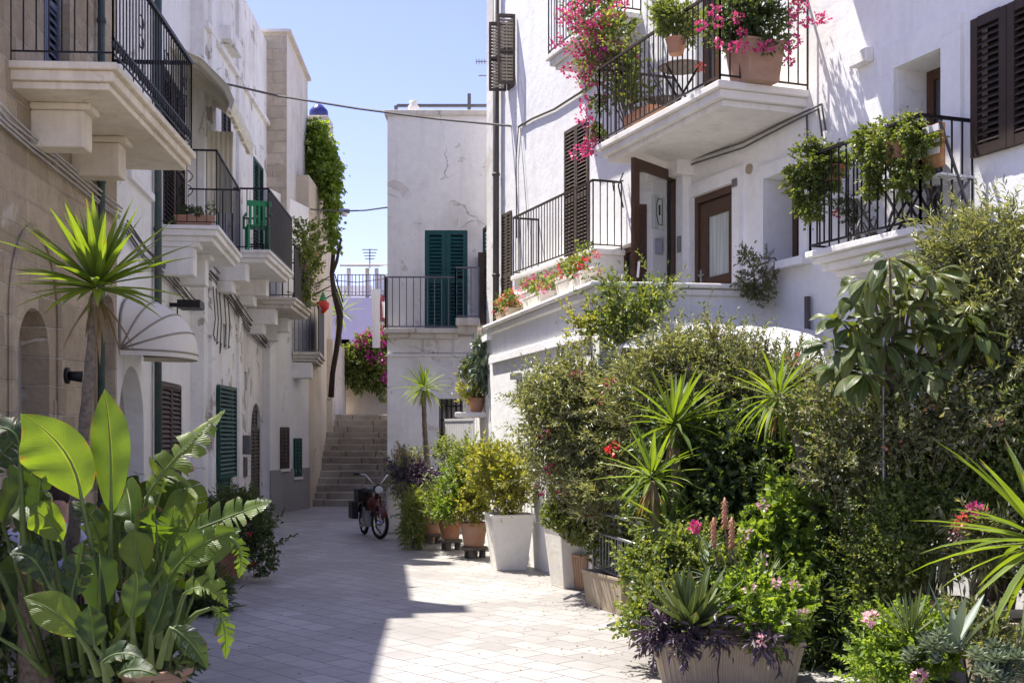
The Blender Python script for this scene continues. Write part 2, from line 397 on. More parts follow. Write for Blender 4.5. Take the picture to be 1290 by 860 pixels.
def paving():
    m = N('paving'); g = m.n('NewGeometry'); mp = m.n('Mapping'); mp.inputs['Rotation'].default_value = (0,0,R(48))
    m.l(g.outputs['Position'], mp.inputs['Vector'])
    wob = m.n('TexNoise'); wob.inputs['Scale'].default_value = 1.3; m.l(mp.outputs[0], wob.inputs['Vector'])
    ad = m.n('MixRGB', blend_type='ADD'); ad.inputs[0].default_value = .13; m.l(mp.outputs[0], ad.inputs[1]); m.l(wob.outputs['Color'], ad.inputs[2])
    def brick(w, h, c1, c2, mo, ms):
        b = m.n('TexBrick'); b.inputs['Scale'].default_value = 1; b.inputs['Brick Width'].default_value = w
        b.inputs['Row Height'].default_value = h; b.inputs['Mortar Size'].default_value = ms; b.inputs['Mortar Smooth'].default_value = .5
        b.inputs['Bias'].default_value = .0
        b.inputs['Color1'].default_value = c1+(1,); b.inputs['Color2'].default_value = c2+(1,); b.inputs['Mortar'].default_value = mo+(1,)
        m.l(ad.outputs[0], b.inputs['Vector']); return b
    b = brick(.38,.27,(.48,.465,.44),(.34,.325,.31),(.085,.08,.075),.008)
    p = m.pos(); big = m.noise(p, .6, 6, .6); fine = m.noise(p, 11, 6, .75); sp = m.noise(p, 45, 3, .8)
    col = m.mix(m.ramp(big, [(.36,g3(0)),(.66,g3(.75))]), b.outputs['Color'], (.27,.25,.23))
    col = m.mix(m.ramp(fine, [(.5,g3(0)),(.8,g3(.5))]), col, (.32,.29,.25))
    col = m.mix(m.ramp(sp, [(.66,g3(0)),(.8,g3(.5))]), col, (.2,.18,.16))
    h = m.mix(.55, fine, b.outputs['Fac'], 'SUBTRACT')
    h2 = m.mix(.5, h, big)
    rg = m.ramp(fine, [(.3,g3(.38)),(.7,g3(.62))])
    return m.done(m.bsdf(col, rg, h2, .5, .03, spec=.35))
M['paving'] = paving()
M['steps'] = whitewash('worn_step_stone', (.44,.40,.34), (.14,.115,.09), 1.0, streak=.5)
M['ground'] = plain('dusty_ground', (.3,.27,.22), .95, scale=2)
# foliage
M['lf_ole'] = leafmat('oleander_leaf', [(.095,.115,.05),(.165,.185,.085),(.25,.26,.14),(.36,.36,.23)], .3, .32, .5, tcol=(2.2,2.1,.8))
M['lf_mid'] = leafmat('mid_green_leaf', [(0.067,0.110,0.032),(0.116,0.171,0.046),(0.183,0.226,0.067),(0.268,0.293,0.110)], .36)
M['lf_dark'] = leafmat('dark_green_leaf', [(0.043,0.073,0.027),(0.073,0.116,0.040),(0.122,0.159,0.061)], .3, .4)
M['lf_bright'] = leafmat('bright_green_leaf', [(0.098,0.171,0.030),(0.159,0.244,0.043),(0.232,0.317,0.067)], .4)
M['lf_yel'] = leafmat('yellow_green_leaf', [(0.159,0.195,0.037),(0.244,0.268,0.061),(0.342,0.329,0.110),(0.110,0.146,0.037)], .4)
M['lf_olive'] = leafmat('dry_olive_leaf', [(.12,.135,.06),(.19,.2,.09),(.08,.12,.04),(.29,.29,.18),(.22,.17,.1)], .3, tcol=(1.9,1.9,.8))
M['lf_yucca'] = blademat('yucca_blade', [(.10,.16,.025),(.16,.23,.035),(.24,.31,.055)], .38, .32, (2.2,2.1,.5), True)
M['lf_dead'] = leafmat('withered_leaf', [(.2,.14,.07),(.3,.22,.12),(.14,.09,.05)], .2, .7, .2)
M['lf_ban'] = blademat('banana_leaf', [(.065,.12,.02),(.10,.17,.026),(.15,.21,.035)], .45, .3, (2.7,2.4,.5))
M['lf_ban_shade'] = blademat('shaded_banana_leaf', [(.028,.055,.016),(.045,.085,.022),(.075,.12,.028)], .28, .3, (2.4,2.2,.5))  # darker copy of the banana leaf, shade among the blades put into its colour
M['lf_ficus'] = blademat('rubber_plant_leaf', [(.06,.10,.026),(.10,.14,.035),(.18,.20,.055)], .3, .25, (2.4,2.2,.6))
M['lf_grey'] = leafmat('grey_succulent_leaf', [(0.122,0.171,0.122),(0.195,0.244,0.183)], .1, .5)
M['lf_aloe'] = blademat('aloe_leaf', [(.07,.11,.04),(.11,.15,.05),(.16,.19,.07)], .15, .4, (1.8,1.6,.6), True)
M['lf_purple'] = leafmat('purple_leaf', [(.045,.028,.045),(.085,.05,.085),(.15,.11,.15),(.05,.06,.03)], .1, .45, tcol=(1.5,1,1.4))
M['fl_pink'] = leafmat('pink_bloom', [(.5,.035,.19),(.62,.08,.26),(.66,.16,.33)], .4, tcol=(1.3,1,1))
M['fl_mag'] = leafmat('magenta_bloom', [(.45,.03,.28),(.6,.06,.35),(.65,.1,.5)], .4, tcol=(1.3,1,1))
M['fl_red'] = leafmat('red_bloom', [(.6,.03,.03),(.75,.09,.06),(.65,.05,.12)], .35, tcol=(1.3,1,1))
M['fl_coral'] = leafmat('coral_bloom', [(.75,.14,.1),(.8,.22,.17),(.7,.1,.12)], .35, tcol=(1.3,1,1))
M['fl_pale'] = leafmat('pale_pink_bloom', [(.75,.45,.5),(.8,.6,.6),(.65,.3,.42)], .35, tcol=(1.2,1,1))
M['fl_white'] = leafmat('white_bloom', [(.8,.8,.75),(.7,.7,.6)], .3, tcol=(1.1,1.1,1))
M['fl_orange'] = leafmat('orange_spike', [(.5,.2,.1),(.6,.33,.2)], .2, tcol=(1.2,1,1))
# ---------------------------------------------------------------- foliage
RNG = np.random.default_rng(7)
def unit(a): return a/np.maximum(np.linalg.norm(a, axis=-1, keepdims=True), 1e-9)
def rdir(n): return unit(RNG.normal(size=(n,3)))
def leaf_np(pos, d, nrm, L, W, droop=.15, fold=.25):
    n = len(pos); d = unit(d); nrm = nrm - d*(nrm*d).sum(1, keepdims=True); nrm = unit(nrm); s = np.cross(d, nrm)
    L = np.broadcast_to(np.asarray(L,float).reshape(-1,1), (n,1)); W = np.broadcast_to(np.asarray(W,float).reshape(-1,1), (n,1))
    a = pos; mid = pos+d*L*.45
    b = mid+s*W*.5+nrm*W*fold; c = mid-s*W*.5+nrm*W*fold; t = pos+d*L-nrm*L*droop
    V = np.stack([a,b,t,c], 1).reshape(-1,3); i = np.arange(n)[:,None]*4
    return V, [np.concatenate([i+[0,1,2], i+[0,2,3]])]
def strap_np(pos, d, up, L, W, droop, k=5, taper=1.0, vfold=.22, base=.45):
    """long blades: k segments, V section, bending over by droop (radians)"""
    n = len(pos); d = unit(d); s = np.cross(d, up); bad = np.linalg.norm(s,axis=1)<.05; s[bad] = np.cross(d[bad],[1,0,0]); s = unit(s)
    L = np.broadcast_to(np.asarray(L,float),(n,)); W = np.broadcast_to(np.asarray(W,float),(n,)); droop = np.broadcast_to(np.asarray(droop,float),(n,))
    V = np.zeros((n,k+1,3,3)); p = pos.copy(); dd = d.copy()
    for j in range(k+1):
        t = j/k; w = (base+(1-base)*min(1,t*3.2))*(1-t**2.2)**taper + .03
        nn = unit(np.cross(s, dd)); h = (W*w*.5)[:,None]
        V[:,j,0] = p-s*h+nn*h*vfold*2; V[:,j,1] = p; V[:,j,2] = p+s*h+nn*h*vfold*2
        a = (droop/k*(.4+1.2*t))[:,None]; down = np.array([0,0,-1.0])
        dd = unit(dd+down*a); p = p+dd*(L/k)[:,None]
    V = V.reshape(-1,3); b = np.arange(n)[:,None]*(3*(k+1)); f = []
    for j in range(k):
        o = 3*j; f.append(b+[o,o+1,o+4,o+3]); f.append(b+[o+1,o+2,o+5,o+4])
    return V, [np.concatenate(f)]
def merge(parts):
    V = []; FF = {}; o = 0
    for v, ff in parts:
        V.append(v)
        for f in ff: FF.setdefault(f.shape[1], []).append(f+o)
        o += len(v)
    return np.concatenate(V), [np.concatenate(x) for x in FF.values()]
def clumps(blobs, per, cr):
    """blobs [(centre, (rx,ry,rz))] -> sub-clump centres, radii"""
    cs = []
    for c, r in blobs:
        r = np.array(r, float) if hasattr(r,'__len__') else np.array([r]*3)
        vol = (r[0]*r[1]*r[2])**(1/3)
        m = max(3, int(per*(vol/.3)**2)); u = rdir(m); q = RNG.uniform(.25,1,(m,1))**.5
        cs.append(np.array(c)+u*q*r)
    cs = np.concatenate(cs); return cs, cr*RNG.uniform(.55,1.35,len(cs))
def bush_np(blobs, n, L, W, per=16, cr=.13, updir=.15, out=.8, droop=.15, wisps=0.08, flat=.5):
    cs, rr = clumps(blobs, per, cr); wgt = rr**2/np.sum(rr**2); k = RNG.choice(len(cs), n, p=wgt)
    u = rdir(n); q = RNG.uniform(.2,1,(n,1))**.6
    q[RNG.random((n,1))<wisps] *= 1.9
    pos = cs[k]+u*q*rr[k][:,None]
    d = u*out+rdir(n)*.6+np.array([0,0,updir]); nr = np.array([0,0,flat])+u*.5+rdir(n)*.55
    s = RNG.uniform(.6,1.25,n)
    return leaf_np(pos, d, nr, L*s, W*s*RNG.uniform(.8,1.2,n), droop), cs
def shoots_np(blobs, n, L, W, SL=.32, nl=22, up=.45, droop=.15):
    """leafy shoots that break the outline of a shrub"""
    m = max(4, int(n/nl)); vol = np.array([np.prod(np.array(r,float) if hasattr(r,'__len__') else [r]*3)**(2/3) for c,r in blobs]); k = RNG.choice(len(blobs), m, p=vol/vol.sum())
    Cc = np.array([b[0] for b in blobs],float)[k]; Rr = np.array([b[1] if hasattr(b[1],'__len__') else [b[1]]*3 for b in blobs],float)[k]
    u = rdir(m); u[:,2] = u[:,2]*.9+.12; q = RNG.uniform(.25,.95,(m,1)); st = Cc+u*q*Rr
    d = unit(u*.8+np.array([0,0,up])+rdir(m)*.35); sl = SL*RNG.uniform(.5,1.3,(m,1)); bend = rdir(m)*.25+np.array([0,0,-.15])
    t = np.tile(np.linspace(.05,1,nl),(m,1)).reshape(-1,1); rep = lambda a: np.repeat(a, nl, axis=0)
    D = rep(d); S = rep(sl); Bd = rep(bend); pos = rep(st)+D*S*t+Bd*S*t*t*.5; ax = unit(D+Bd*t)
    side = unit(np.cross(ax, rdir(m*nl))); dirs = ax*.75+side*(1.05-.5*t); ln = L*(1.1-.45*t.ravel())*RNG.uniform(.75,1.2,m*nl)
    return leaf_np(pos, dirs, np.array([0,0,.6])+rdir(m*nl)*.7+ax*.2, ln, W*RNG.uniform(.75,1.2,m*nl)*(1.1-.4*t.ravel()), droop), st
def twigs(mb, base, cs, n, r0=.012, spread=.05):
    idx = RNG.choice(len(cs), min(n,len(cs)), replace=False); base = np.array(base)
    for i in idx:
        e = cs[i]; b = base+np.array([RNG.normal()*spread, RNG.normal()*spread, 0])
        m = b*.45+e*.55+RNG.normal(size=3)*.04; m[2] = b[2]*.35+e[2]*.65
        mb.tube([b, (b+m)/2+RNG.normal(size=3)*.02, m, e], [r0, r0*.8, r0*.55, r0*.25], 5)
def flowers_np(centres, n, r, L, W):
    c = np.array(centres); k = RNG.integers(0, len(c), n*len(c)); u = rdir(len(k))
    return leaf_np(c[k]+u*r*RNG.uniform(.4,1,(len(k),1)), u+rdir(len(k))*.4, rdir(len(k)), L, W, .1, .1)
def BL(px, py, d, rx, ry, rd=None):
    c = P(px, py, d); s = d/F; return (tuple(c), (rx*s, rd if rd is not None else min(rx,ry)*s, ry*s))

def bush(name, label, cat, blobs, n, L, W, mat, base=None, stems=8, per=16, cr=.13, flowers=None, group=None, parent=None,
         sf=.5, SL=None, fmat=None, updir=.15, out=.8, stemmat='bark', r0=.012, droop=.15, wisps=.08):
    """a shrub: foliage, stems and blooms under one Empty at its base"""
    if base is None:
        c = blobs[0][0]; base = (c[0], c[1], 0)
    t = thing(name, label, cat, base, group) if parent is None else parent
    a_, cs = bush_np(blobs, int(n*(1-sf))+40, L, W, per, cr, updir, out, droop, wisps)
    b_, _ = shoots_np(blobs, int(n*sf)+60, L, W, SL or max(.12,min(.42,cr*2.2)), up=.45 if updir>0 else updir*.8)
    V, FF = merge([a_, b_])
    V[:,2] = np.maximum(V[:,2], .01)
    build_np('foliage', V, FF, M[mat], t)
    if stems:
        mb = MB(); twigs(mb, base, cs, stems, r0); mb.build('stem', M[stemmat], t, smooth=True)
    if flowers:
        for k,(fm, cen, nn, r, fl) in enumerate(flowers):
            for c_ in cen:
                V, FF = flowers_np([c_], nn, r*RNG.uniform(.75,1.2), fl, fl*.8); build_np('flower_head', V, FF, M[fm], t)
    return t
def pick(blobs, n, q=.95):
    """n points on the camera side of the blobs, for blooms"""
    o = []
    for i in range(n):
        c, r = blobs[RNG.integers(len(blobs))]; u = rdir(1)[0]; u[1] = -abs(u[1])
        o.append(np.array(c)+u*np.array(r)*q)
    return o
def rosette(name, label, cat, crown, base, n=60, L=.6, W=.05, elev=(-25,85), droop=.5, mat='lf_yucca', trunk=.05, bend=(0,0), parent=None,
            group=None, k=5, tmat='bark', rad0=.03, btaper=1.0, tr_mid=None, stiff=1.0, skirt=True):
    t = thing(name, label, cat, base, group) if parent is None else parent
    crown = np.array(crown, float); i = np.arange(n); az = i*2.39996+RNG.uniform(0,6)
    f = ((i+.5)/n)**.85; el = np.radians(elev[1]+(elev[0]-elev[1])*f+RNG.normal(size=n)*5)
    d = np.stack([np.cos(az)*np.cos(el), np.sin(az)*np.cos(el), np.sin(el)], 1)
    hor = np.stack([np.cos(az), np.sin(az), np.zeros(n)], 1)
    pos = crown+d*rad0*.3+hor*rad0+np.array([0,0,1])*((1-f)[:,None]*.10)
    up = np.tile([0,0,1.0],(n,1))+hor*-.3
    dr = droop*(.3+1.1*f)*RNG.uniform(.3,1.9,n); lean = RNG.normal(size=3)*.12; lean[2] = 0; d = unit(d+lean+RNG.normal(size=(n,3))*.07)
    V, FF = strap_np(pos, d, up, L*RNG.uniform(.75,1.1,n)*(.72+.28*np.sin(f*3.1)), W*RNG.uniform(.8,1.15,n), dr, k, btaper)
    o = build_np('leaf_crown', V, FF, M[mat], t); tt = np.zeros((n,k+1,3,3)); tt[...,0] = (np.arange(k+1)/k)[None,:,None]; tt[:,:,(0,2),1] = .8
    at = o.data.attributes.new('blade', 'FLOAT_VECTOR', 'POINT'); at.data.foreach_set('vector', tt.reshape(-1).astype(np.float32))
    if trunk and skirt and mat == 'lf_yucca':
        nd = 16; az = RNG.uniform(0,6.3,nd); el = np.radians(RNG.uniform(-85,-45,nd)); d2 = np.stack([np.cos(az)*np.cos(el),np.sin(az)*np.cos(el),np.sin(el)],1)
        V, FF = strap_np(crown+d2*.02+np.array([0,0,-.03])*RNG.uniform(0,3,(nd,1)), d2, np.stack([np.cos(az),np.sin(az),0*az],1), L*RNG.uniform(.3,.75,nd), W*.6, .6, 5, 1); build_np('withered_leaves', V, FF, M['lf_dead'], t)
    if trunk:
        b = np.array(base, float); mb = MB(); mm = np.array(tr_mid, float) if tr_mid is not None else (b+crown)/2+np.array([bend[0],bend[1],0])
        pts = []; rr = []
        K = 26
        for j in range(K+1):
            q = j/K; p = (1-q)**2*b+2*q*(1-q)*(2*mm-(b+crown)/2)+q*q*crown
            pts.append(p); rr.append(trunk*(1.35-.5*q)*(1+(.10 if j%2 else -.06)))
        mb.tube(pts, rr, 9); mb.build('trunk', M[tmat], t, smooth=True)
    return t

def broad_leaf(P0, P1, P2, W, face, fold=.35, tears=0, seg=16, wpeak=.42, side_bias=0.0, curl=.25, tearq=.5):
    """one big blade along a curved midrib; tears slit it into side strips"""
    P0,P1,P2 = map(np.array,(P0,P1,P2)); face = unit(np.array(face,float)); V = []; Fq = []
    T = np.linspace(0,1,seg+1)
    mid = [(1-t)**2*P0+2*t*(1-t)*P1+t*t*P2 for t in T]
    tan = [unit(2*(1-t)*(P1-P0)+2*t*(P2-P1)) for t in T]
    def width(t):
        w = (math.sin(math.pi*min(1,max(0,t))**(math.log(.5)/math.log(wpeak))))**.62 if 0<t<1 else 0
        if t > wpeak: w *= 1-.55*((t-wpeak)/(1-wpeak))**2.2
        return W*max(.012,w)
    UV = []
    for m,t in zip(mid,T): V.append(m); UV.append((t,0.0,0.0))
    ph = RNG.uniform(0,6); wv = RNG.uniform(.02,.07)
    rib = len(mid)
    K = 3
    for sg in (1,-1):
        dz = 0.0
        groups = []; i = 0
        while i < seg:
            ln = seg if tears == 0 else int(RNG.integers(1, 4)); groups.append((i, min(seg,i+ln))); i += ln
        for a,b in groups:
            off = RNG.normal()*tears*.5; sh = RNG.uniform(0,1)*tears
            idx = {}
            for j in range(a,b+1):
                t = T[j]; s = np.cross(tan[j], face)*sg; s = unit(s); nn = unit(np.cross(s, tan[j])*sg)
                if nn.dot(face) < 0: nn = -nn
                w = width(t)*(1+side_bias*sg)*(1-tears*.25*RNG.random())
                for k in range(1,K+1):
                    q = k/K
                    shrink = 0 if tears==0 else ((j==b)-(j==a))*-.16*q*w*tearq*tears*2
                    p = mid[j]+s*w*q*math.cos(fold)+nn*(w*q*math.sin(fold)-curl*w*q*q)+tan[j]*(w*.35*q+shrink)+nn*off*w*q*.5+np.array([0,0,-1])*sh*w*q*q*.5
                    p = p+nn*w*wv*q*math.sin(j*1.3+ph+sg)*1.5; idx[(j,k)] = len(V); V.append(p); UV.append((t,q,1.0))
            for j in range(a,b):
                for k in range(K):
                    A = j if k==0 else idx[(j,k)]; B = j+1 if k==0 else idx[(j+1,k)]
                    Cc = idx[(j+1,k+1)]; D = idx[(j,k+1)]
                    Fq.append((A,B,Cc,D) if sg>0 else (A,D,Cc,B))
    V = np.array(V); UVS.append((V, np.array(UV))); return V, [np.array(Fq)]
UVS = []
def build_leaves(name, parts, mat, parent):
    V, FF = merge(parts); o = build_np(name, V, FF, mat, parent, smooth=True)
    look = {id(a): b for a,b in UVS}; uv = np.concatenate([look[id(v)] for v,_ in parts])
    at = o.data.attributes.new('blade', 'FLOAT_VECTOR', 'POINT'); at.data.foreach_set('vector', uv.astype(np.float32).ravel()); return o
# ---------------------------------------------------------------- world, sun, camera
sc = bpy.context.scene
wd = bpy.data.worlds.new('World'); sc.world = wd; wd.use_nodes = True
nt = wd.node_tree; bg = nt.nodes['Background']; sky = nt.nodes.new('ShaderNodeTexSky')
SUN_AZ, SUN_EL = 37.0, 64.0                       # azimuth: degrees ahead of due left
sky.sky_type = 'NISHITA'; sky.sun_disc = False; sky.sun_elevation = R(SUN_EL); sky.sun_rotation = R(-(90-SUN_AZ))
sky.altitude = 50; sky.air_density = 1.0; sky.dust_density = .6; sky.ozone_density = 6.0
tint = nt.nodes.new('ShaderNodeMixRGB'); tint.blend_type = 'MULTIPLY'; tint.inputs[0].default_value = 1; tint.inputs[2].default_value = (1.2,.89,1.0,1); nt.links.new(sky.outputs[0], tint.inputs[1]); nt.links.new(tint.outputs[0], bg.inputs[0]); bg.inputs[1].default_value = .12
sl = bpy.data.lights.new('sun', 'SUN'); sl.energy = 4.9; sl.angle = R(.53); sl.color = (1,.95,.87)
so = bpy.data.objects.new('sun', sl); C.objects.link(so)
a, e = R(SUN_AZ), R(SUN_EL); SD = Vector((-math.cos(a)*math.cos(e), math.sin(a)*math.cos(e), math.sin(e)))
so.rotation_euler = (-SD).to_track_quat('-Z','Y').to_euler(); so.location = SD*40
cam = bpy.data.cameras.new('camera'); co = bpy.data.objects.new('camera', cam); C.objects.link(co); sc.camera = co
co.location = (0,0,EYE); co.rotation_euler = (R(90),0,0)
cam.sensor_width = 36; cam.lens = 36*F/1290; cam.shift_y = (HY-430)/1290; cam.clip_end = 1000; cam.clip_start = .05
sc.view_settings.view_transform = 'Standard'; sc.view_settings.look = 'None'; sc.view_settings.exposure = 1.06; sc.view_settings.gamma = 1
sc.cycles.max_bounces = 8; sc.cycles.diffuse_bounces = 4; sc.cycles.transparent_max_bounces = 8; sc.cycles.use_denoising = True
sc.cycles.caustics_reflective = False; sc.cycles.caustics_refractive = False

# ---------------------------------------------------------------- ground and steps
mb = MB(); mb.quad((-150,-60,-.012),(150,-60,-.012),(150,300,-.012),(-150,300,-.012)); tag(mb.build('ground', M['ground']), kind='structure')
mb = MB(); mb.quad((-6.2,-4,0),(9,-4,0),(9,38,0),(-6.2,38,0)); tag(mb.build('street_paving', M['paving']), kind='structure')
mb = MB(); rnd = random.Random(3); n = 14; rise = 2.38/n; y = 30.0
for k in range(n):
    x = -5.6; run = .34+rnd.uniform(-.03,.03)
    while x < -2.4:                                  # each course laid from several worn stones
        w = rnd.uniform(.55,1.1); z = (k+1)*rise+rnd.uniform(-.006,.006); yy = y+rnd.uniform(-.015,.015)
        mb.box(x, x+w-.008, yy, yy+run+.35, z-rise-.02, z); x += w+.004
    y += run
mb.box(-5.8,-2.3,y,42,1.6,2.375)
tag(mb.build('stone_steps', M['steps'], bevel=.02), kind='structure')
# ================================================================ left side of the street
def hole(W, px0, px1, ptop, pbot=None, arch=False, rev=None, z0=None):
    s0, s1 = W.S(px0), W.S(px1); m = (px0+px1)/2
    zb = z0 if z0 is not None else W.Z(m, pbot)
    return (s0, s1, zb, W.Z(m, ptop), arch, rev)
def flat_pipe(W, mb, px, z0, z1, r=.05, o=.08, py=None):
    s = W.S(px); mb.tube([W.pt(s,z0,o), W.pt(s,z1,o)], r, 8)
    z = z0+1
    while z < z1: mb.tube([W.pt(s,z,o), W.pt(s,z+.05,o)], r*1.25, 8); z += 1.9

# ---- stone house, nearest
W1 = Wall((-15,10.7),(147,15.0))
t = thing('stone_house', 'beige limestone house with blind arches and a balcony on square stone corbels', 'house', W1.pt(0,0))
h1 = hole(W1, 23, 62, 388, z0=0, arch=True, rev=.3); h2 = hole(W1, 128, 150, 372, z0=0, arch=True, rev=.3)
h2 = (h2[0], min(h2[1], W1.L-.08))+h2[2:]
zs = W1.Z(149, 80, 1.0)                                                # balcony floor
hd = (W1.S(55), W1.S(88), zs, zs+2.3, False, .2)
mb = wall_body(W1, MB(), 0, W1.L, 0, 9.6, [h1,h2,hd], back=5)
m_, rad = (h1[0]+h1[1])/2, (h1[1]-h1[0])/2+.26; zc = h1[3]-rad+.62     # raised arch moulding
pts = [W1.pt(m_-rad, z, .02) for z in (0, zc*.5, zc)]+[W1.pt(m_-rad*math.cos(q), zc+rad*1.25*math.sin(q), .02) for q in [math.pi*k/18 for k in range(1,18)]]+[W1.pt(m_+rad, z, .02) for z in (zc, zc*.5, 0)]
mb.tube(pts, .035, 6)
for zz in (.9, 1.9): W1.box(mb, h1[1]+.14, h1[1]+.5, zz, zz+.3, 0, .012)
mb.build('wall', M['stone'], t)
mb = MB(); W1.box(mb, h1[0], h1[1], 0, h1[3], -.32, -.28); mb.build('arch_infill', M['dado'], t); mb = MB(); W1.box(mb, h2[0], h2[1], 0, h2[3], -.32, -.28)
mb.build('arch_infill', M['dado'], t)
mb = MB(); W1.box(mb, hd[0], hd[1], hd[2], hd[3], -.2, -.16); d = mb.build('door', M['glass'], t)
mb = MB(); shutter(W1, mb, hd[0], hd[1], hd[2]+.02, hd[3], -.15, .04, 2, .09); mb.build('shutter', M['blue'], d)
mb = MB(); s0, s1 = W1.S(10)+.02, W1.S(145)
slab(W1, mb, s0, s1, zs, 1.0, [(.07,0),(.10,.05),(.07,.10)])
b = mb.build('balcony', M['stone_b'], t, bevel=.012)
for pa in (36, 88):
    mb = MB(); q = W1.S(pa); z = zs-.24; W1.box(mb, q, q+.34, z-.07, z, 0, .60); W1.box(mb, q+.025, q+.315, z-.44, z-.07, 0, .53)
    mb.build('corbel', M['stone_b'], b, bevel=.02)
mb = MB(); o = .95; pl = [W1.pt(s0+.05,0,0).xy, W1.pt(s0+.05,0,o).xy, W1.pt(s1-.05,0,o).xy, W1.pt(s1-.05,0,0).xy]
railing(mb, pl, zs, 1.12, .125, .012, .1, top=.045)
a_ = Vector((*pl[1],zs+.24)); b_ = Vector((*pl[2],zs+.24)); mb.bar(a_,b_,.025)
k = 0
while k < (b_-a_).length:                                               # square key band low on the rail
    q = a_+(b_-a_).normalized()*k; mb.bar(q+Vector((0,0,-.09)), q+Vector((0,0,-.03)), .02); mb.bar(q+Vector((0,0,-.03)), q+(b_-a_).normalized()*.05+Vector((0,0,-.03)), .014); k += .09
L_ = (b_-a_).length; dirv = (b_-a_).normalized()
for f_ in (.3,.62,.9):                                                  # wrought scrolls
    c0 = a_+dirv*L_*f_+Vector((0,0,.42))
    for sg in (1,-1):
        for up in (1,-1):
            mb.tube([c0+dirv*sg*(.02+.075*math.sin(u*1.0))+Vector((0,0,up*(.04+.04*u-.02*math.sin(u*2)))) for u in [x*.5 for x in range(8)]], .007, 5)
for i_ in range(3):
    for x in (.25,.62,.95):
        a2 = Vector((*pl[0],zs)); b2 = Vector((*pl[1],zs)); q = a2+(b2-a2)*x
        mb.lathe([(.008,0),(.024,.02),(.012,.04),(.022,.06),(.008,.08)], q+Vector((0,0,.62)), 8)
mb.build('railing', M['iron'], b)
mb = MB(); flat_pipe(W1, mb, 120, 0, 9.4, .045, .07); mb.build('drainpipe', M['pipe_g'], t, smooth=True)
mb = MB()
for k in range(4):
    pts = []
    for (px,py) in ((-12,150),(0,162),(30,186),(60,209),(90,232),(118,256),(145,276)):
        q = W1.S(px); pts.append(W1.pt(q, W1.Z(px,py)+.045*k+random.Random(k*9+px).uniform(-.015,.015), .05+.012*k))
    mb.tube(pts, .014, 5)
mb.build('cable_bundle', M['cable_w'], t, smooth=True)
mb = MB(); q = W1.S(83); z = W1.Z(83,473); c = W1.pt(q,z,.03); mb.tube([W1.pt(q,z,0), W1.pt(q,z,.03)], .09, 12); mb.tube([c, W1.pt(q+.05,z-.01,.16)], [.05,.065], 10)
mb.build('wall_lamp', M['iron'], t, smooth=True)

# ---- tall white house
W2 = Wall((147,15.0),(257,22.4))
t = thing('tall_white_house', 'tall whitewashed house with black balcony railing and cream awning, beside the stone house', 'house', W2.pt(0,0))
zb = W2.Z(277, 285, .91)
hA = (W2.S(205), W2.S(233), zb, W2.Z(215,95), False, .2)
hB = (W2.S(203), W2.S(228), .25, W2.Z(215,482), False, .12)
hC = (.12, W2.S(181), 0, 2.75, True, .3)
mb = wall_body(W2, MB(), 0.02, W2.L, 0, 10.3, [hA,hB,hC], back=5)
W2.box(mb, W2.S(160), W2.S(190), 5.2, 5.3, 0, .06); W2.box(mb, W2.S(240), W2.S(256), 0, 10.25, 0, .09)
mb.build('wall', M['white'], t)
mb = MB(); W2.box(mb, hC[0], hC[1], 0, hC[3], -.3, -.26); mb.build('door', M['dado'], t)
for hh,nm in ((hA,'balcony_door'),(hB,'window')):
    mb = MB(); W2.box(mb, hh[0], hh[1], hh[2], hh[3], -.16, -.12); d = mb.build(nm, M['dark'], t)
    mb = MB(); shutter(W2, mb, hh[0], hh[1], hh[2]+.03, hh[3]-.02, -.04, .05, 2, .075); mb.build('shutter', M['brown'], d)
mb = MB(); s0 = W2.S(197); s1 = s0+3.0
slab(W2, mb, s0, s1, zb, .91, [(.06,0),(.09,.04),(.08,.11)])
b = mb.build('balcony', M['slab'], t, bevel=.012)
for q in (s0+.12, s0+1.35):
    mb = MB(); z = zb-.23; W2.box(mb, q, q+.38, z-.08, z, 0, .60); W2.box(mb, q+.03, q+.35, z-.5, z-.08, 0, .52); mb.build('corbel', M['slab'], b, bevel=.015)
pl = [W2.pt(s0+.04,0,0).xy, W2.pt(s0+.04,0,.87).xy, W2.pt(s1-.04,0,.87).xy, W2.pt(s1-.04,0,0).xy]
mb = MB(); railing(mb, pl, zb, 1.12, .15, .010, .05, top=.026)
a2 = Vector((*pl[0],zb)); b2 = Vector((*pl[1],zb)); e_ = (b2-a2).normalized(); c0 = a2+e_*.42+Vector((0,0,.62))
for sg in (1,-1):
    for up in (1,-1):
        mb.tube([c0+e_*sg*(.03+.07*math.sin(u))+Vector((0,0,up*(.02+.055*u))) for u in [x*.4 for x in range(9)]], .008, 5)
mb.build('railing', M['iron'], b)
mb = MB(); flat_pipe(W2, mb, 192, 0, 10.2, .055, .08); mb.build('drainpipe', M['pipe_g'], t, smooth=True)
for nm_,(sx_,w_,h_) in zip(('chimney','chimney'),((1.1,.42,2.1),(5.6,.36,2.4))):
    mb = MB(); W2.box(mb, sx_, sx_+w_, 10.25, 10.3+h_, -.75, -.25); W2.box(mb, sx_-.05, sx_+w_+.05, 10.3+h_, 10.38+h_, -.8, -.2); mb.build(nm_, M['white_old'], t)
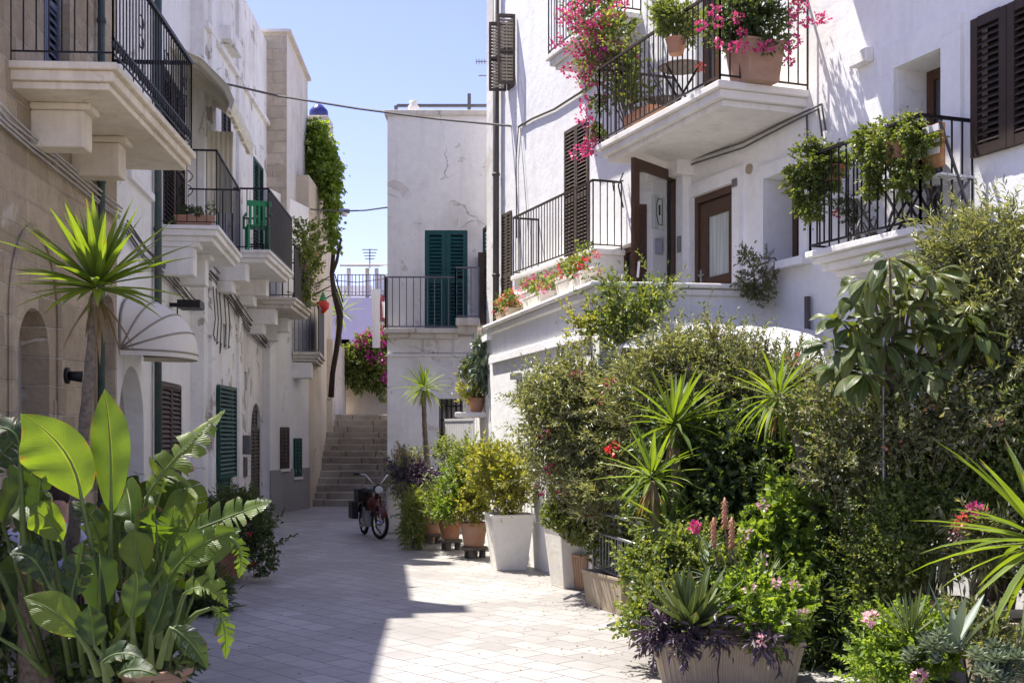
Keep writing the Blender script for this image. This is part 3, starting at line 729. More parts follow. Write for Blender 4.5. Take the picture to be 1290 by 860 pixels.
# rolled cream awning high over the balcony, with its side curtain
mb = MB(); sa, sb = W2.S(214), W2.S(250); n = 64; rows = [(7.95,.05),(7.75,.45),(7.35,.85),(7.12,.95),(6.98,.9)]
vs = []
for j,(z,o) in enumerate(rows):
    for i in range(n+1):
        s_ = sa+(sb-sa)*i/n; vs.append(W2.pt(s_, z+.05*math.sin(i*.98)+.02*math.sin(i*.3+j), o+.05*math.cos(i*.98)))
mb.add(vs, [(j*(n+1)+i, j*(n+1)+i+1, (j+1)*(n+1)+i+1, (j+1)*(n+1)+i) for j in range(len(rows)-1) for i in range(n)])
mb.tube([W2.pt(sa,8.0,.06), W2.pt(sb,8.0,.06)], .09, 10); mb.tube([W2.pt(sa,6.98,.92), W2.pt(sb,6.98,.92)], .03, 6)
mb.build('awning', M['canvas'], t)
mb = MB(); sc_ = W2.S(243); n = 18; vs = []
for z in (7.2, 6.4, 5.75):
    for i in range(n+1): vs.append(W2.pt(sc_+.03*math.sin(i*2.1), z, .2+.5*i/n))
mb.add(vs, [(j*(n+1)+i, j*(n+1)+i+1, (j+1)*(n+1)+i+1, (j+1)*(n+1)+i) for j in range(2) for i in range(n)])
mb.build('side_curtain', M['canvas'], t, smooth=True)
# dome awning over the ground floor door
mb = MB(); sa, sb = .05, 1.55; cz = 2.92; cm = (sa+sb)/2; rw = (sb-sa)/2; vs = []; NA, NB = 12, 16; ribs = MB()
for i in range(NA+1):
    ph = math.pi/2*(1-i/NA*1.02)
    row = []
    for k in range(NB+1):
        th = math.pi*k/NB; x = cm-rw*math.cos(th); r = .84*math.sin(th)**.55
        row.append(W2.pt(x, cz+r*math.sin(ph)*.86, .03+r*math.cos(ph)))
    vs += row
    if i in (0,3,6,9,12): ribs.tube(row, .014, 5)
mb.add(vs, [(i*(NB+1)+k, i*(NB+1)+k+1, (i+1)*(NB+1)+k+1, (i+1)*(NB+1)+k) for i in range(NA) for k in range(NB)])
val = vs[-(NB+1):]; vs2 = [Vector(v)+Vector((0,0,-.07)) for v in val]
mb.add(list(val)+vs2, [(k, k+1, NB+2+k, NB+1+k) for k in range(NB)])
aw = mb.build('dome_awning', M['canvas_g'], t, smooth=True); ribs.build('awning_rib', M['rib'], aw, smooth=True)
mb = MB(); q = W2.S(214); z = W2.Z(214,384); W2.box(mb, q-.05, q+.05, z-.03, z+.03, 0, .15); W2.box(mb, q-.25, q+.25, z-.06, z+.06, .15, .5)
mb.bar(W2.pt(q+.1,z,.1), W2.pt(q+.3,z-.5,.06), .02)
mb.build('floodlight', M['iron'], t)
mb = MB()
for k in range(4):
    pts = [W2.pt(W2.S(px), W2.Z(px,py)+.05*k+random.Random(k*5+px).uniform(-.03,.03), .06+.015*k) for px,py in ((150,290),(175,325),(208,353),(235,385),(255,405))]
    mb.tube(pts, .014, 5)
mb.build('cable_bundle', M['cable'], t, smooth=True)

# ---- third house: two balconies, green shutters
W3 = Wall((257,20.8),(336,27.6))
t = thing('long_white_house', 'weathered white house with green shutters and two stacked-up balconies, dark green drainpipe at its corner', 'house', W3.pt(0,0))
zc1 = W3.Z(341, 315, 1.05); zc2 = W3.Z(375, 376, 1.05)
def hz(px0,px1,y0,y1,**k): return hole(W3, px0, px1, y0, y1, **k)
Hs = [hz(272.5,293,490,600), hz(279,290,140,200), hz(316,329,508,645,arch=True), hz(281,286,408,440), hz(308,311,468,492),
      (W3.S(319), W3.S(331), zc2+.8, W3.Z(325,205), False, .15)]
Hs[2] = Hs[2][:2]+(.05,)+Hs[2][3:]; Hs[0] = Hs[0][:2]+(.55,)+Hs[0][3:]
mb = wall_body(W3, MB(), 0, W3.L, 0, 10.9, Hs, back=5, rev=.14)
for px in (262,297): W3.box(mb, W3.S(px), W3.S(px)+.35, 0, 10.88, 0, .07)
W3.box(mb, 0, W3.L, 8.95, 9.05, 0, .08); W3.box(mb, W3.S(277), W3.S(292), W3.Z(284,60), W3.Z(284,60)+.25, 0, .2)
mb.build('wall', M['white_old'], t)
for i,(hh,mat) in enumerate(zip(Hs, ['dgreen','brown','brown2','dark','dark','dgreen'])):
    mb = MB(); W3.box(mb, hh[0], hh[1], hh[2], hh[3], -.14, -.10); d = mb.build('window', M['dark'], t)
    if mat != 'dark':
        mb = MB()
        if i == 0:
            shutter(W3, mb, hh[0]-.05, hh[1]+.05, hh[2]+.45, hh[3]+.05, .02, .06, 1, .08, mid=False); shutter(W3, mb, hh[0]+.02, hh[1]-.02, hh[2], hh[2]+.42, -.08, .04, 2, .08, mid=False)
        elif i == 2: shutter(W3, mb, hh[0]+.01, hh[1]-.01, hh[2], hh[3]-.55, -.08, .05, 2, .08); shutter(W3, mb, hh[0]+.25, hh[1]-.25, hh[3]-.56, hh[3]-.1, -.09, .05, 2, .08, mid=False)
        else: shutter(W3, mb, hh[0], hh[1], hh[2], hh[3], -.03, .05, 2, .08)
        mb.build('shutter', M[mat], d)
def left_balcony(W, s0, s1, z, proj, railmat, solid, old):
    mb = MB(); slab(W, mb, s0, s1, z, proj, [(.06,0),(.08,.04),(.08,.11)]); b = mb.build('balcony', M['slab_old' if old else 'slab'], t, bevel=.01)
    for q in (s0+.15, s1-.7):
        mb = MB(); W.box(mb, q, q+.35, z-.55, z-.22, 0, .6); W.box(mb, q, q+.35, z-.75, z-.55, 0, .35); mb.build('corbel', M['slab'], b, bevel=.015)
    pl = [W.pt(s0+.04,0,0).xy, W.pt(s0+.04,0,proj-.04).xy, W.pt(s1-.04,0,proj-.04).xy, W.pt(s1-.04,0,0).xy]
    mb = MB(); railing(mb, pl, z, 1.1, .13, .014, .05); mb.build('railing', M[railmat], b)
    if solid:
        mb = MB(); a = Vector((*pl[1],z+.06)); c = Vector((*pl[2],z+.06)); 
        k = 0; L = (c-a).length; u = (c-a)/L
        while k < L: mb.tube([a+u*k, a+u*(k+.001)+Vector((0,0,.98))], .017, 5); k += .036
        mb.build('reed_screen', M['reed'], b)
    return b, pl
bal3, pl3 = left_balcony(W3, W3.S(266), W3.S(266)+3.1, zc1, 1.05, 'iron', True, False)
bal4, pl4 = left_balcony(W3, W3.S(309), W3.L-.02, zc2, 1.05, 'iron', True, True)
mb = MB(); flat_pipe(W3, mb, 334, 0, W3.Z(334,430), .075, .12); mb.build('drainpipe', M['pipe_g'], t, smooth=True)
mb = MB(); q = W3.S(303); W3.box(mb, q, q+.25, W3.Z(305,572), W3.Z(305,548), 0, .18); W3.box(mb, q+.3, q+.6, W3.Z(310,600), W3.Z(310,575), 0, .04)
mb.build('meter_box', M['iron_g'], t, bevel=.01)
mb = MB()
for k in range(5):
    pts = [W3.pt(W3.S(px), W3.Z(px,py)+.05*k+random.Random(k*5+px).uniform(-.05,.05), .06+.015*k) for px,py in ((258,350),(275,368),(290,388),(304,408),(320,428),(334,442))]
    mb.tube(pts, .014, 5)
for px in (262,266,270,276,281):
    q = W3.S(px); mb.tube([W3.pt(q,4.45,.09), W3.pt(q+.1,3.9,.11), W3.pt(q+.05,3.3+px%5*.15,.09), W3.pt(q+.2,3.5,.09)], .012, 5)
mb.build('cable_bundle', M['cable'], t, smooth=True)

# ---- house with grey dado and square stone tower
W5 = Wall((340,27.0),(389,29.3))
t = thing('dado_house', 'white house with grey painted base and square sandy stone tower, near the steps', 'house', W5.pt(0,0))
Hs = [(W5.S(353),W5.S(362),W5.Z(357,590),W5.Z(357,538),False,.12), (W5.S(370),W5.S(378),W5.Z(374,600),W5.Z(374,552),False,.12)]
mb = wall_body(W5, MB(), 0, W5.L, 0, W5.Z(365,250), Hs, back=4)
mb.build('wall', M['white'], t)
mb = MB(); W5.box(mb, -.01, W5.L+.01, 0, 1.0, 0, .03)
mb.build('dado', M['dado'], t)
for hh,mat in zip(Hs, ('brown','dgreen')):
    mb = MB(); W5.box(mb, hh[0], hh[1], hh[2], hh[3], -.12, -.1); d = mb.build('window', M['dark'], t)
    mb = MB(); shutter(W5, mb, hh[0]-.03, hh[1]+.03, hh[2], hh[3], .005, .04, 2, .08); mb.build('shutter', M[mat], d)
    mb = MB(); W5.box(mb, hh[0]-.05, hh[1]+.05, hh[2]-.07, hh[2]-.005, 0, .06); mb.build('sill', M['slab'], d)
tx = (361-CX)/F*27.6
mb = MB(); prof = [(27.6,EYE+(HY-41)/F*27.6),(31.6,EYE+(HY-103)/F*31.6)]
x0, x1 = tx-3.2, tx; zb_ = 6.0
pts = [(x0,27.6,zb_),(x1,27.6,zb_),(x1,27.6,prof[0][1]),(x0,27.6,prof[0][1]),(x0,31.6,zb_),(x1-.2,31.6,zb_),(x1-.2,31.6,prof[1][1]),(x0,31.6,prof[1][1])]
mb.add(pts, [(0,1,2,3),(4,7,6,5),(3,2,6,7),(0,3,7,4)]); tw = mb.build('tower', M['tower'], t)
mb = MB(); mb.add([(x1+.004,27.6,zb_),(x1-.196,31.6,zb_),(x1-.196,31.6,prof[1][1]),(x1+.004,27.6,prof[0][1]), (x1-.1,27.7,zb_),(x1-.3,31.5,zb_),(x1-.3,31.5,prof[1][1]-.05),(x1-.1,27.7,prof[0][1]-.05)], [(0,1,2,3),(7,6,5,4),(0,3,7,4),(1,5,6,2),(3,2,6,7)])
mb.para((x0,27.55,prof[0][1]),(x1-x0+.06,0,0),(0,.35,0),(0,0,.07)); mb.para((x1-.2,27.6,prof[0][1]+.003),(.3,0,0),(-.2,4.0,prof[1][1]-prof[0][1]),(0,0,.07))
mb.build('rendered_side', M['tower_side'], tw)
mb = MB(); mb.bar((x0+2.1,27.9,prof[0][1]), (x0+2.1,27.9,prof[0][1]+2.4), .03); mb.bar((x0+1.9,27.9,prof[0][1]+2.2),(x0+2.3,27.9,prof[0][1]+2.2),.02)
mb.build('antenna', M['iron_g'], tw)
W5b = Wall((371,28.2),(383,31.5)); z5 = EYE+101*28.2/F
mb = MB(); slab(W5b, mb, 0, 2.6, z5, .6, [(.07,0),(.08,.05),(.07,.1)]); b = mb.build('balcony', M['slab_old'], t, bevel=.01)
mb = MB(); W5b.box(mb, .1, .5, z5-.62, z5-.24, -.1, .4); mb.build('corbel', M['slab'], b, bevel=.02)
pl = [W5b.pt(.04,0,0).xy, W5b.pt(.04,0,.56).xy, W5b.pt(2.5,0,.56).xy]; mb = MB(); railing(mb, pl, z5, 1.1, .1, .014, .04); mb.build('railing', M['iron_g'], b)
mb = MB(); a = Vector((*pl[1],z5+.05)); c = Vector((*pl[2],z5+.05)); mb.para(a, c-a, (0,0,1.0), (.01,0,0)); mb.build('screen', M['reed'], b)
rr = random.Random(5)
for px in []:
    q = W5.pt(W5.S(px), 0, rr.uniform(.1,.25)); r = rr.uniform(.14,.24)
    mb = MB(); mb.lathe([(r,0),(r*1.05,.12),(r*.8,.3),(r*.35,.42),(0,.45)], q, 9); mb.build('kerb_boulder', M['dado'], t, smooth=True)

# ---- ochre house at the steps, vine on it
W6 = Wall((389,29.35),(405,31.6)); W6b = Wall((404,31.7),(419,35.6))
t = thing('ochre_house', 'narrow ochre plastered house beside the steps, with chimney and vine', 'house', W6.pt(0,0))
mb = wall_body(W6, MB(), 0, W6.L, 0, W6.Z(397,232), [], back=3); mb.build('wall', M['cream'], t)
mb = wall_body(W6b, MB(), 0, W6b.L, 0, W6b.Z(411,205), [], back=3); mb.build('rear_wall', M['cream'], t)
mb = MB(); c = P(400,152,32.5); mb.box(c.x-.35,c.x+.32,32.3,33.2,7.2,c.z+.1); ch = mb.build('chimney', M['tower_side'], t, bevel=.03)
mb = MB(); mb.lathe([(.2,0),(.27,.02),(.25,.22),(.12,.36),(.05,.4)], (c.x,32.7,c.z+.103), 16); mb.build('glazed_pot', M['blue_gl'], ch, smooth=True)
mb = MB(); q = W6.S(395)
for k in range(3): mb.tube([W6.pt(q,5.6-k*.25,.02), W6.pt(q+.25,5.9-k*.25,.5), W6.pt(q+.35,5.2-k*.2,.7)], .02, 5)
mb.build('iron_bracket', M['iron'], t)

# ---- retaining wall left of the steps, cross wall at their head
W7 = Wall((419,33.6),(436,37.8))
t = thing('retaining_wall', 'sunlit plastered retaining wall climbing along the left of the steps', 'wall', W7.pt(0,0))
mb = wall_body(W7, MB(), 0, W7.L, 0, W7.Z(430,436), [], back=1.2); mb.build('wall_face', M['garden'], t)
W8 = Wall((426,38.2),(520,38.2))
t = thing('cross_wall', 'stained garden wall closing the head of the steps under hanging creeper', 'wall', W8.pt(0,0))
mb = wall_body(W8, MB(), 0, W8.L, 0, EYE+(HY-440)/F*38.2, [], back=.6); mb.build('wall_face', M['garden'], t)
# ---- lilac house with roof terrace behind
W9 = Wall((405,46),(540,46)); zt = EYE+(HY-375)/F*46
t = thing('lilac_house', 'lilac painted house with a roof terrace and pergola beyond the steps', 'house', W9.pt(0,0))
mb = wall_body(W9, MB(), 0, W9.L, 0, zt, [(W9.S(425),W9.S(440),zt-3.5,zt-1.6,False,.1)], back=8); mb.build('wall', M['lilac'], t)
mb = MB(); a = W9.S(405); W9.box(mb, 0, W9.S(455), zt, EYE+(HY-345)/F*46, -4, -3.7); W9.box(mb, W9.S(468), W9.L, zt, EYE+(HY-340)/F*46, -5, -1.2); mb.build('upper_storey', M['white'], t)
zp = EYE+(HY-333)/F*46
mb = MB()
for px in (432,456,468): W9.box(mb, W9.S(px), W9.S(px)+.14, zt, zp, -1.2, -1.06)
mb.para(W9.pt(W9.S(425),zp,-.6), W9.pt(W9.S(476),zp,-.6)-W9.pt(W9.S(425),zp,-.6), W9.pt(W9.S(425),zp+.45,-3.6)-W9.pt(W9.S(425),zp,-.6), (0,0,.08))
mb.build('pergola', M['tower_side'], t)
mb = MB(); railing(mb, [W9.pt(W9.S(425),0,-.1).xy, W9.pt(W9.S(484),0,-.1).xy], zt, .9, .14, .03, .1); mb.build('railing', M['iron_g'], t)
mb = MB(); c = W9.pt(W9.S(462),zp,-1); mb.bar(c, c+Vector((0,0,.75)), .04)
for k in range(4): mb.bar(c+Vector((-.3+.04*k,0,.72-.12*k)), c+Vector((.3-.04*k,0,.72-.12*k)), .03)
mb.build('antenna', M['iron_g'], t)

# ---- low garden wall on the near left, outside the frame
WG = Wall((-4.3,3.5),(-4.70,10.66),True)
t = thing('garden_wall', 'low rendered yard wall running on from the stone house', 'wall', WG.pt(0,0))
mb = wall_body(WG, MB(), 0, WG.L, 0, 2.9, [], back=.4); mb.build('wall_face', M['stone_b'], t)
# ================================================================ end house, frontal
WE = Wall((488,24.5),(645,24.5)); zt = WE.Z(550,146)
t = thing('end_house', 'plain weathered white house with teal shuttered door and long iron balcony', 'house', WE.pt(0,0))
sl_z = EYE+(HY-413)/F*24.1
dr = (WE.S(535), WE.S(589), sl_z, WE.Z(560,290), False, .12)
wn = (WE.S(553), WE.S(583), WE.Z(565,556), WE.Z(565,502), False, .25)
mb = wall_body(WE, MB(), 0, WE.L, 0, zt, [dr,wn], back=9)
for k,(a,b) in enumerate(((492,530),(534,568),(572,600))): WE.box(mb, WE.S(a), WE.S(b), WE.Z(a,444), WE.Z(a,424), 0, .035)
WE.box(mb, -.02, WE.S(606), WE.Z(500,449), WE.Z(500,446), 0, .07)
mb.build('wall', M['white_end'], t)
mb = MB(); WE.box(mb, -.06, WE.L, zt, zt+.11, -9, .07); mb.build('parapet_coping', M['slab_old'], t, bevel=.02)
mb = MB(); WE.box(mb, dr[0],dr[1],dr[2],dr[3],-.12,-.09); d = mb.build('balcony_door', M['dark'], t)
for k in range(2):
    mb = MB(); a = dr[0]+(dr[1]-dr[0])/2*k; shutter(WE, mb, a, a+(dr[1]-dr[0])/2, dr[2]+.02, dr[3], -.06, .05, 1, .075, .09); mb.build('shutter', M['teal'], d)
mb = MB(); WE.box(mb, wn[0],wn[1],wn[2],wn[3],-.25,-.22); d = mb.build('window', M['glass'], t)
mb = MB()
for k in range(5): x = wn[0]+(wn[1]-wn[0])*(k+.5)/5; mb.bar(WE.pt(x,wn[2],-.05), WE.pt(x,wn[3],-.05), .02)
for k in range(3): z = wn[2]+(wn[3]-wn[2])*(k+.5)/3; mb.bar(WE.pt(wn[0],z,-.05), WE.pt(wn[1],z,-.05), .02)
mb.build('window_bars', M['iron'], d)
mb = MB(); WE.box(mb, -.03, WE.S(578,.42), sl_z-.10, sl_z, 0, .42); WE.box(mb, .03, WE.S(576,.3), sl_z-.2, sl_z-.1, 0, .3)
WE.box(mb, WE.S(574,.8), WE.S(604,.8), sl_z+.02, sl_z+.17, 0, .8); WE.box(mb, WE.S(576,.7), WE.S(602,.7), sl_z-.1, sl_z+.02, 0, .65)
b = mb.build('balcony', M['slab_old'], t, bevel=.02)
mb = MB(); o = .38; railing(mb, [WE.pt(.0,0,0).xy, WE.pt(.0,0,o).xy, WE.pt(WE.S(574,o),0,o).xy], sl_z, 1.03, .145, .018, .03); 
o2 = .76; railing(mb, [WE.pt(WE.S(574,o2),0,o).xy, WE.pt(WE.S(574,o2),0,o2).xy, WE.pt(WE.S(603,o2),0,o2).xy], sl_z+.17, 1.0, .14, .018, .03)
mb.build('railing', M['iron_g'], b)
mb = MB(); zr = WE.Z(550,125); mb.bar(WE.pt(.15,zr,-.5), WE.pt(WE.L,zr,-.5), .06)
for px in (496,590): mb.bar(WE.pt(WE.S(px),zt,-.5), WE.pt(WE.S(px),zr+(.25 if px==590 else 0),-.5), .07)
mb.build('roof_rail', M['iron_g'], t)
mb = MB(); WE.box(mb, WE.S(603), WE.S(614), sl_z+.1, WE.Z(608,322), -.0, .45); mb.build('brown_partition', M['brown'], t)
mb = MB(); sh = Wall((611,24.2),(620,23.5)); shutter(sh, mb, 0, sh.L, sl_z+.3, sh.Z(615,285), 0, .05, 1, .08); mb.build('open_shutter', M['teal'], t)
mb = MB(); c = WE.pt(WE.S(519),zt+.11,-.4); mb.lathe([(.06,0),(.1,.06),(.12,.18),(.07,.24),(.09,.3)], c, 12); mb.build('finial_pot', M['slab'], t, smooth=True)

# ================================================================ right house
_p0 = Vector(((628-CX)/F*22.6, 22.6)); _d = Vector((.352,-.936)).normalized()
WF = Wall(tuple(_p0), tuple(_p0+_d*16.5), True)
t = thing('right_house', 'big bright whitewashed house with three iron balconies, brown doors and a raised terrace', 'house', (2.5,15,0))
RH = t
zMB = 5.65; zB3 = 3.71; zTF = 2.87; zUL = 7.84; zL2 = 4.56
def rh(px0,px1,y0,y1=None,z0=None,rev=.2,arch=False):
    s0,s1 = WF.S(px0),WF.S(px1); m=(px0+px1)/2; return (s0,s1,z0 if z0 is not None else WF.Z(m,y1),WF.Z(m,y0),arch,rev)
H = dict(
 small=rh(640,648,25,112,rev=.12), tall=rh(712,742,158,0,z0=zL2,rev=.12), vent=rh(773,797,309,0,z0=zTF+.5,rev=.25),
 entry=rh(846,857,218,0,z0=zTF,rev=.15), door=rh(875,927,240,0,z0=zTF,rev=.10), win=rh(966,1011,218,330,rev=.42), low=rh(633,645,268,0,z0=3.7,rev=.12),
 up=rh(876,906,-40,0,z0=zMB,rev=.2), side=rh(1131,1190,74,0,z0=zB3,rev=.42), shut=rh(1233,1320,12,180,rev=.15))
mb = wall_body(WF, MB(), 0, WF.L, 0, 12.2, list(H.values()), back=6)
W_ = mb.build('wall', M['white_r'], t)
mb = MB(); WC = Wall((613,23.3),(628,22.62)); wall_body(WC, mb, 0, WC.L, 0, 11.2, [], back=1.5); mb.build('quoin_strip', M['white_end'], t)
mb = MB()                                                    # raised surrounds
def surround(mb, h, w=.22, o=.05, sill=False, side=None):
    a,b,c,d = h[:4]
    WF.box(mb, a-w, a-.002, c, d+w, 0, o); WF.box(mb, b+.002, b+w, c, d+w, 0, o); WF.box(mb, a-.002, b+.002, d+.002, d+w, 0, o-.003)
surround(mb, H['door'], .17, .06); mb.build('surround', M['white_r'], t); mb = MB(); surround(mb, H['side'], .26, .05); mb.build('surround', M['white_r'], t); mb = MB(); surround(mb, H['win'], .16, .05)
WF.box(mb, H['win'][0]-.2, H['win'][1]+.2, H['win'][2]-.09, H['win'][2]-.002, 0, .14)
mb.build('surround', M['white_r'], t)
def glazed(W, h, name, par, o, n=1, fr=.07, gm='glass', mat='wood'):
    a,b,c,d = h[:4]; mb = MB()
    for k in range(n):
        x0 = a+(b-a)*k/n; x1 = a+(b-a)*(k+1)/n
        W.box(mb, x0, x0+fr, c, d, o, o+.05); W.box(mb, x1-fr, x1, c, d, o, o+.05); W.box(mb, x0+fr, x1-fr, c, c+fr*1.5, o, o+.048); W.box(mb, x0+fr, x1-fr, d-fr, d, o, o+.048)
    f = mb.build(name, M[mat], par)
    mb = MB(); W.box(mb, a+.01, b-.01, c+.01, d-.01, o+.01, o+.02); mb.build('glass', M[gm], f); return f
for k in ('small','tall','low'):
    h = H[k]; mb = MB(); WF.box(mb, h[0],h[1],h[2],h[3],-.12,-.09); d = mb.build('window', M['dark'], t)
    mb = MB(); shutter(WF, mb, h[0], h[1], h[2]+.01, h[3], -.02, .045, 2, .06, .055); mb.build('shutter', M['brown2'], d)
h = H['small']; mb = MB()
for q_,e_ in ((h[0]-.02,h[0]-.12),(h[1]+.1,h[1]+.02)):
    a_ = WF.pt(e_,0,.34); b_ = WF.pt(q_,0,.02); w_ = Wall(tuple(a_.xy), tuple(b_.xy), True); shutter(w_, mb, 0, w_.L, h[2], h[3], 0, .035, 1, .06, .045)
mb.build('open_shutter', M['brown2'], t)
glazed(WF, H['vent'], 'small_window', t, -.22, 1, .08); glazed(WF, H['win'], 'window', t, -.40, 1, .09); glazed(WF, H['up'], 'balcony_door', t, -.18, 2, .09)
f = glazed(WF, H['side'], 'balcony_door', t, -.40, 1, .10)
h = H['side']; mb = MB(); vs = []; n = 16
for z in (h[2]+.1, h[3]-.15):
    for i in range(n+1): vs.append(WF.pt(h[0]+(h[1]-h[0])*(.45+.35*i/n), z, -.33+.03*math.sin(i*1.7)))
mb.add(vs, [(i,i+1,n+2+i,n+1+i) for i in range(n)]); mb.build('drape', M['iron_g'], f, smooth=True)
h = H['shut']; mb = MB(); WF.box(mb, h[0],h[1],h[2],h[3],-.15,-.1); d = mb.build('window', M['dark'], t)
mb = MB(); shutter(WF, mb, h[0]-.04, h[1]+.04, h[2]-.04, h[3]+.04, .01, .055, 2, .062, .085, mid=False); mb.build('shutter', M['iron_b'], d)
# closed brown door with net curtain
h = H['door']; a,b,c,d_ = h[:4]; mb = MB(); WF.box(mb, a, b, c, d_, -.1, -.055); dd = mb.build('door', M['wood'], t)
mb = MB(); w = b-a; WF.box(mb, a, a+.09, c, d_, -.054, .0); WF.box(mb, b-.09, b, c, d_, -.054, .0); WF.box(mb, a+.09, b-.09, d_-.09, d_, -.054, -.002)
g0,g1,g2,g3_ = a+w*.30, b-w*.20, c+.98, d_-.30
WF.box(mb, a+.12, g0, c, d_-.12, -.054,-.02); WF.box(mb, g1, b-.12, c, d_-.12, -.054,-.02); WF.box(mb, g0, g1, g3_, d_-.12, -.054,-.021); WF.box(mb, g0, g1, g2-.16, g2, -.054,-.021)
for k in range(7): x = g0+(g1-g0)*k/7; WF.box(mb, x+.004, x+(g1-g0)/7-.004, c, g2-.16, -.054,-.03)
mb.build('door_frame', M['wood'], dd)
mb = MB(); WF.box(mb, g0, g1, g2, g3_, -.053,-.045); mb.build('curtained_glass', M['curtain'], dd)
mb = MB(); WF.box(mb, a+.13, a+.17, c+.85, c+1.1, -.02,-.005); mb.bar(WF.pt(a+.15,c+1.02,.03), WF.pt(a+.28,c+1.02,.03), .018); mb.build('handle', M['chrome'], dd)
# open glass door leaf
h = H['entry']; mb = MB(); WF.box(mb, h[0],h[1],h[2],h[3],-.15,-.1); dd = mb.build('entry_door', M['wood'], t)
hp = WF.pt(h[1]-.02, 0, .03); lp = P(797,0,15.0); WL = Wall((lp.x,lp.y),(hp.x,hp.y),True); zt_ = h[3]-.03; ft = .13
mb = MB(); WL.box(mb, 0, ft, zTF+.02, zt_, -.025, .025); WL.box(mb, WL.L-ft, WL.L, zTF+.02, zt_, -.025, .025); WL.box(mb, ft, WL.L-ft, zt_-ft, zt_, -.024, .024); WL.box(mb, ft, WL.L-ft, zTF+.02, zTF+.3, -.024, .024)
lf = mb.build('glass_door_leaf', M['wood'], t); mb = MB(); WL.box(mb, ft-.01, WL.L-ft+.01, zTF+.28, zt_-ft+.01, -.006, .0); mb.build('glass', M['clear'], lf)
mb = MB(); z0 = WL.Z(825,288); z1 = WL.Z(825,245); WL.box(mb, WL.L*.42, WL.L*.72, z0, z1, .004, .008); pn = mb.build('notice', M['curtain'], lf)
mb = MB(); x0,x1 = WL.L*.5, WL.L*.63; zz0, zz1 = z0+(z1-z0)*.15, z0+(z1-z0)*.9
for (p,q) in (((x0,zz0+.12),(x0,zz1-.08)),((x0,zz1-.08),(x0+.04,zz1)),((x0+.04,zz1),(x1,zz1)),((x1,zz1),(x1,zz0)),((x1,zz0),(x0+.05,zz0)),((x0+.05,zz0),(x0,zz0+.12))): mb.bar(WL.pt(p[0],p[1],.012), WL.pt(q[0],q[1],.012), .008)
mb.bar(WL.pt((x0+x1)/2,zz0+.12,.012), WL.pt((x0+x1)/2,zz1-.08,.012), .022)
mb.build('notice_mark', M['iron'], lf)
mb = MB(); mb.bar(WL.pt(.07,zTF+.95,.03), WL.pt(.07,zTF+1.15,.05), .03); mb.build('handle', M['chrome'], lf)
# white duct with a cap between the doors
mb = MB(); q = WF.S(866); zc_ = WF.Z(866,224); WF.box(mb, q-.07, q+.13, zTF, zc_, 0, .14); WF.box(mb, q-.13, q+.2, zc_, WF.Z(866,203), 0, .26)
mb.build('duct', M['white_r'], t, bevel=.01)
mb = MB(); WF.box(mb, q+.0, q+.09, WF.Z(863,320), WF.Z(863,300), .142, .16); mb.build('intercom', M['galv'], t)
mb = MB(); q = WF.S(931); WF.box(mb, q-.05, q+.06, WF.Z(931,236), WF.Z(931,226), .062, .075); mb.build('house_number', M['galv'], t)
mb = MB(); q = WF.S(945); z = WF.Z(945,213); mb.tube([WF.pt(q,z,0), WF.pt(q,z,.03)], .06, 16); mb.build('round_vent', M['beige'], t, smooth=False)
mb = MB(); q = WF.S(1090); z = WF.Z(1090,74); WF.box(mb, q-.14, q+.14, z-.07, z+.07, 0, .1); mb.build('wall_box', M['slab'], t, bevel=.01)
# wrought lantern bracket left of the glass door
mb = MB(); q = WF.S(789)
for (y0,y1) in ((218,262),): mb.tube([WF.pt(q,WF.Z(789,y0),.05), WF.pt(q+.02,WF.Z(789,235),.14), WF.pt(q,WF.Z(789,y1),.05)], .012, 5); mb.tube([WF.pt(q,WF.Z(789,228),.05), WF.pt(q,WF.Z(789,232),.22), WF.pt(q,WF.Z(789,242),.2)], .012, 5)
mb.build('iron_bracket', M['iron'], t)
# balconies
def rbal(W, s0, s1, z, proj, h, rail='iron_b', steps=((.08,0),(.09,.05),(.07,.12)), pitch=.12, mat='slab', both=True):
    mb = MB(); slab(W, mb, s0, s1, z, proj, steps); b = mb.build('balcony', M[mat], RH, bevel=.012)
    pl = [W.pt(s0+.04,0,0).xy, W.pt(s0+.04,0,proj-.04).xy, W.pt(s1-.04,0,proj-.04).xy, W.pt(s1-.04,0,0).xy]
    mb = MB(); railing(mb, pl, z, h, pitch, .015, .06, top=.03); mb.build('railing', M[rail], b); return b, pl
s1 = WF.S(1020); sM0 = WF.S(750,1.15)
bMB, plMB = rbal(WF, sM0, s1, zMB, 1.15, 1.0)
sU0 = WF.S(687,.55); bUL, plUL = rbal(WF, sU0, sU0+2.3, zUL, .55, 1.05)
sL0 = WF.S(643,.5); sL1 = WF.S(702,.5); bL, plL = rbal(WF, sL0, sL1+1.3, zL2, .5, 1.0, steps=((.08,0),(.26,.05),(.05,.0)))
_a = Vector((3.125,12.24)); _b = Vector((3.66,10.59)); s3a = WF.S(1078); 
b3s0 = (_a-WF.p0).dot(WF.u); b3s1 = (_b-WF.p0).dot(WF.u)+.02
bB3, plB3 = rbal(WF, b3s0, b3s1, zB3, .62, .98, rail='iron', steps=((.07,0),(.06,.05),(.08,.12),(.07,.22)))
# a further balcony higher up, over the right part of the wall
sT0 = WF.S(1015); mb = MB(); slab(WF, mb, sT0, sT0+4.6, 8.5, 1.1, ((.08,0),(.09,.05),(.07,.12))); b = mb.build('balcony', M['slab'], RH, bevel=.012)
pl = [WF.pt(sT0+.04,0,0).xy, WF.pt(sT0+.04,0,1.06).xy, WF.pt(sT0+4.56,0,1.06).xy]; mb = MB(); railing(mb, pl, 8.5, 1.0, .12, .015, .06); mb.build('railing', M['iron_b'], b)
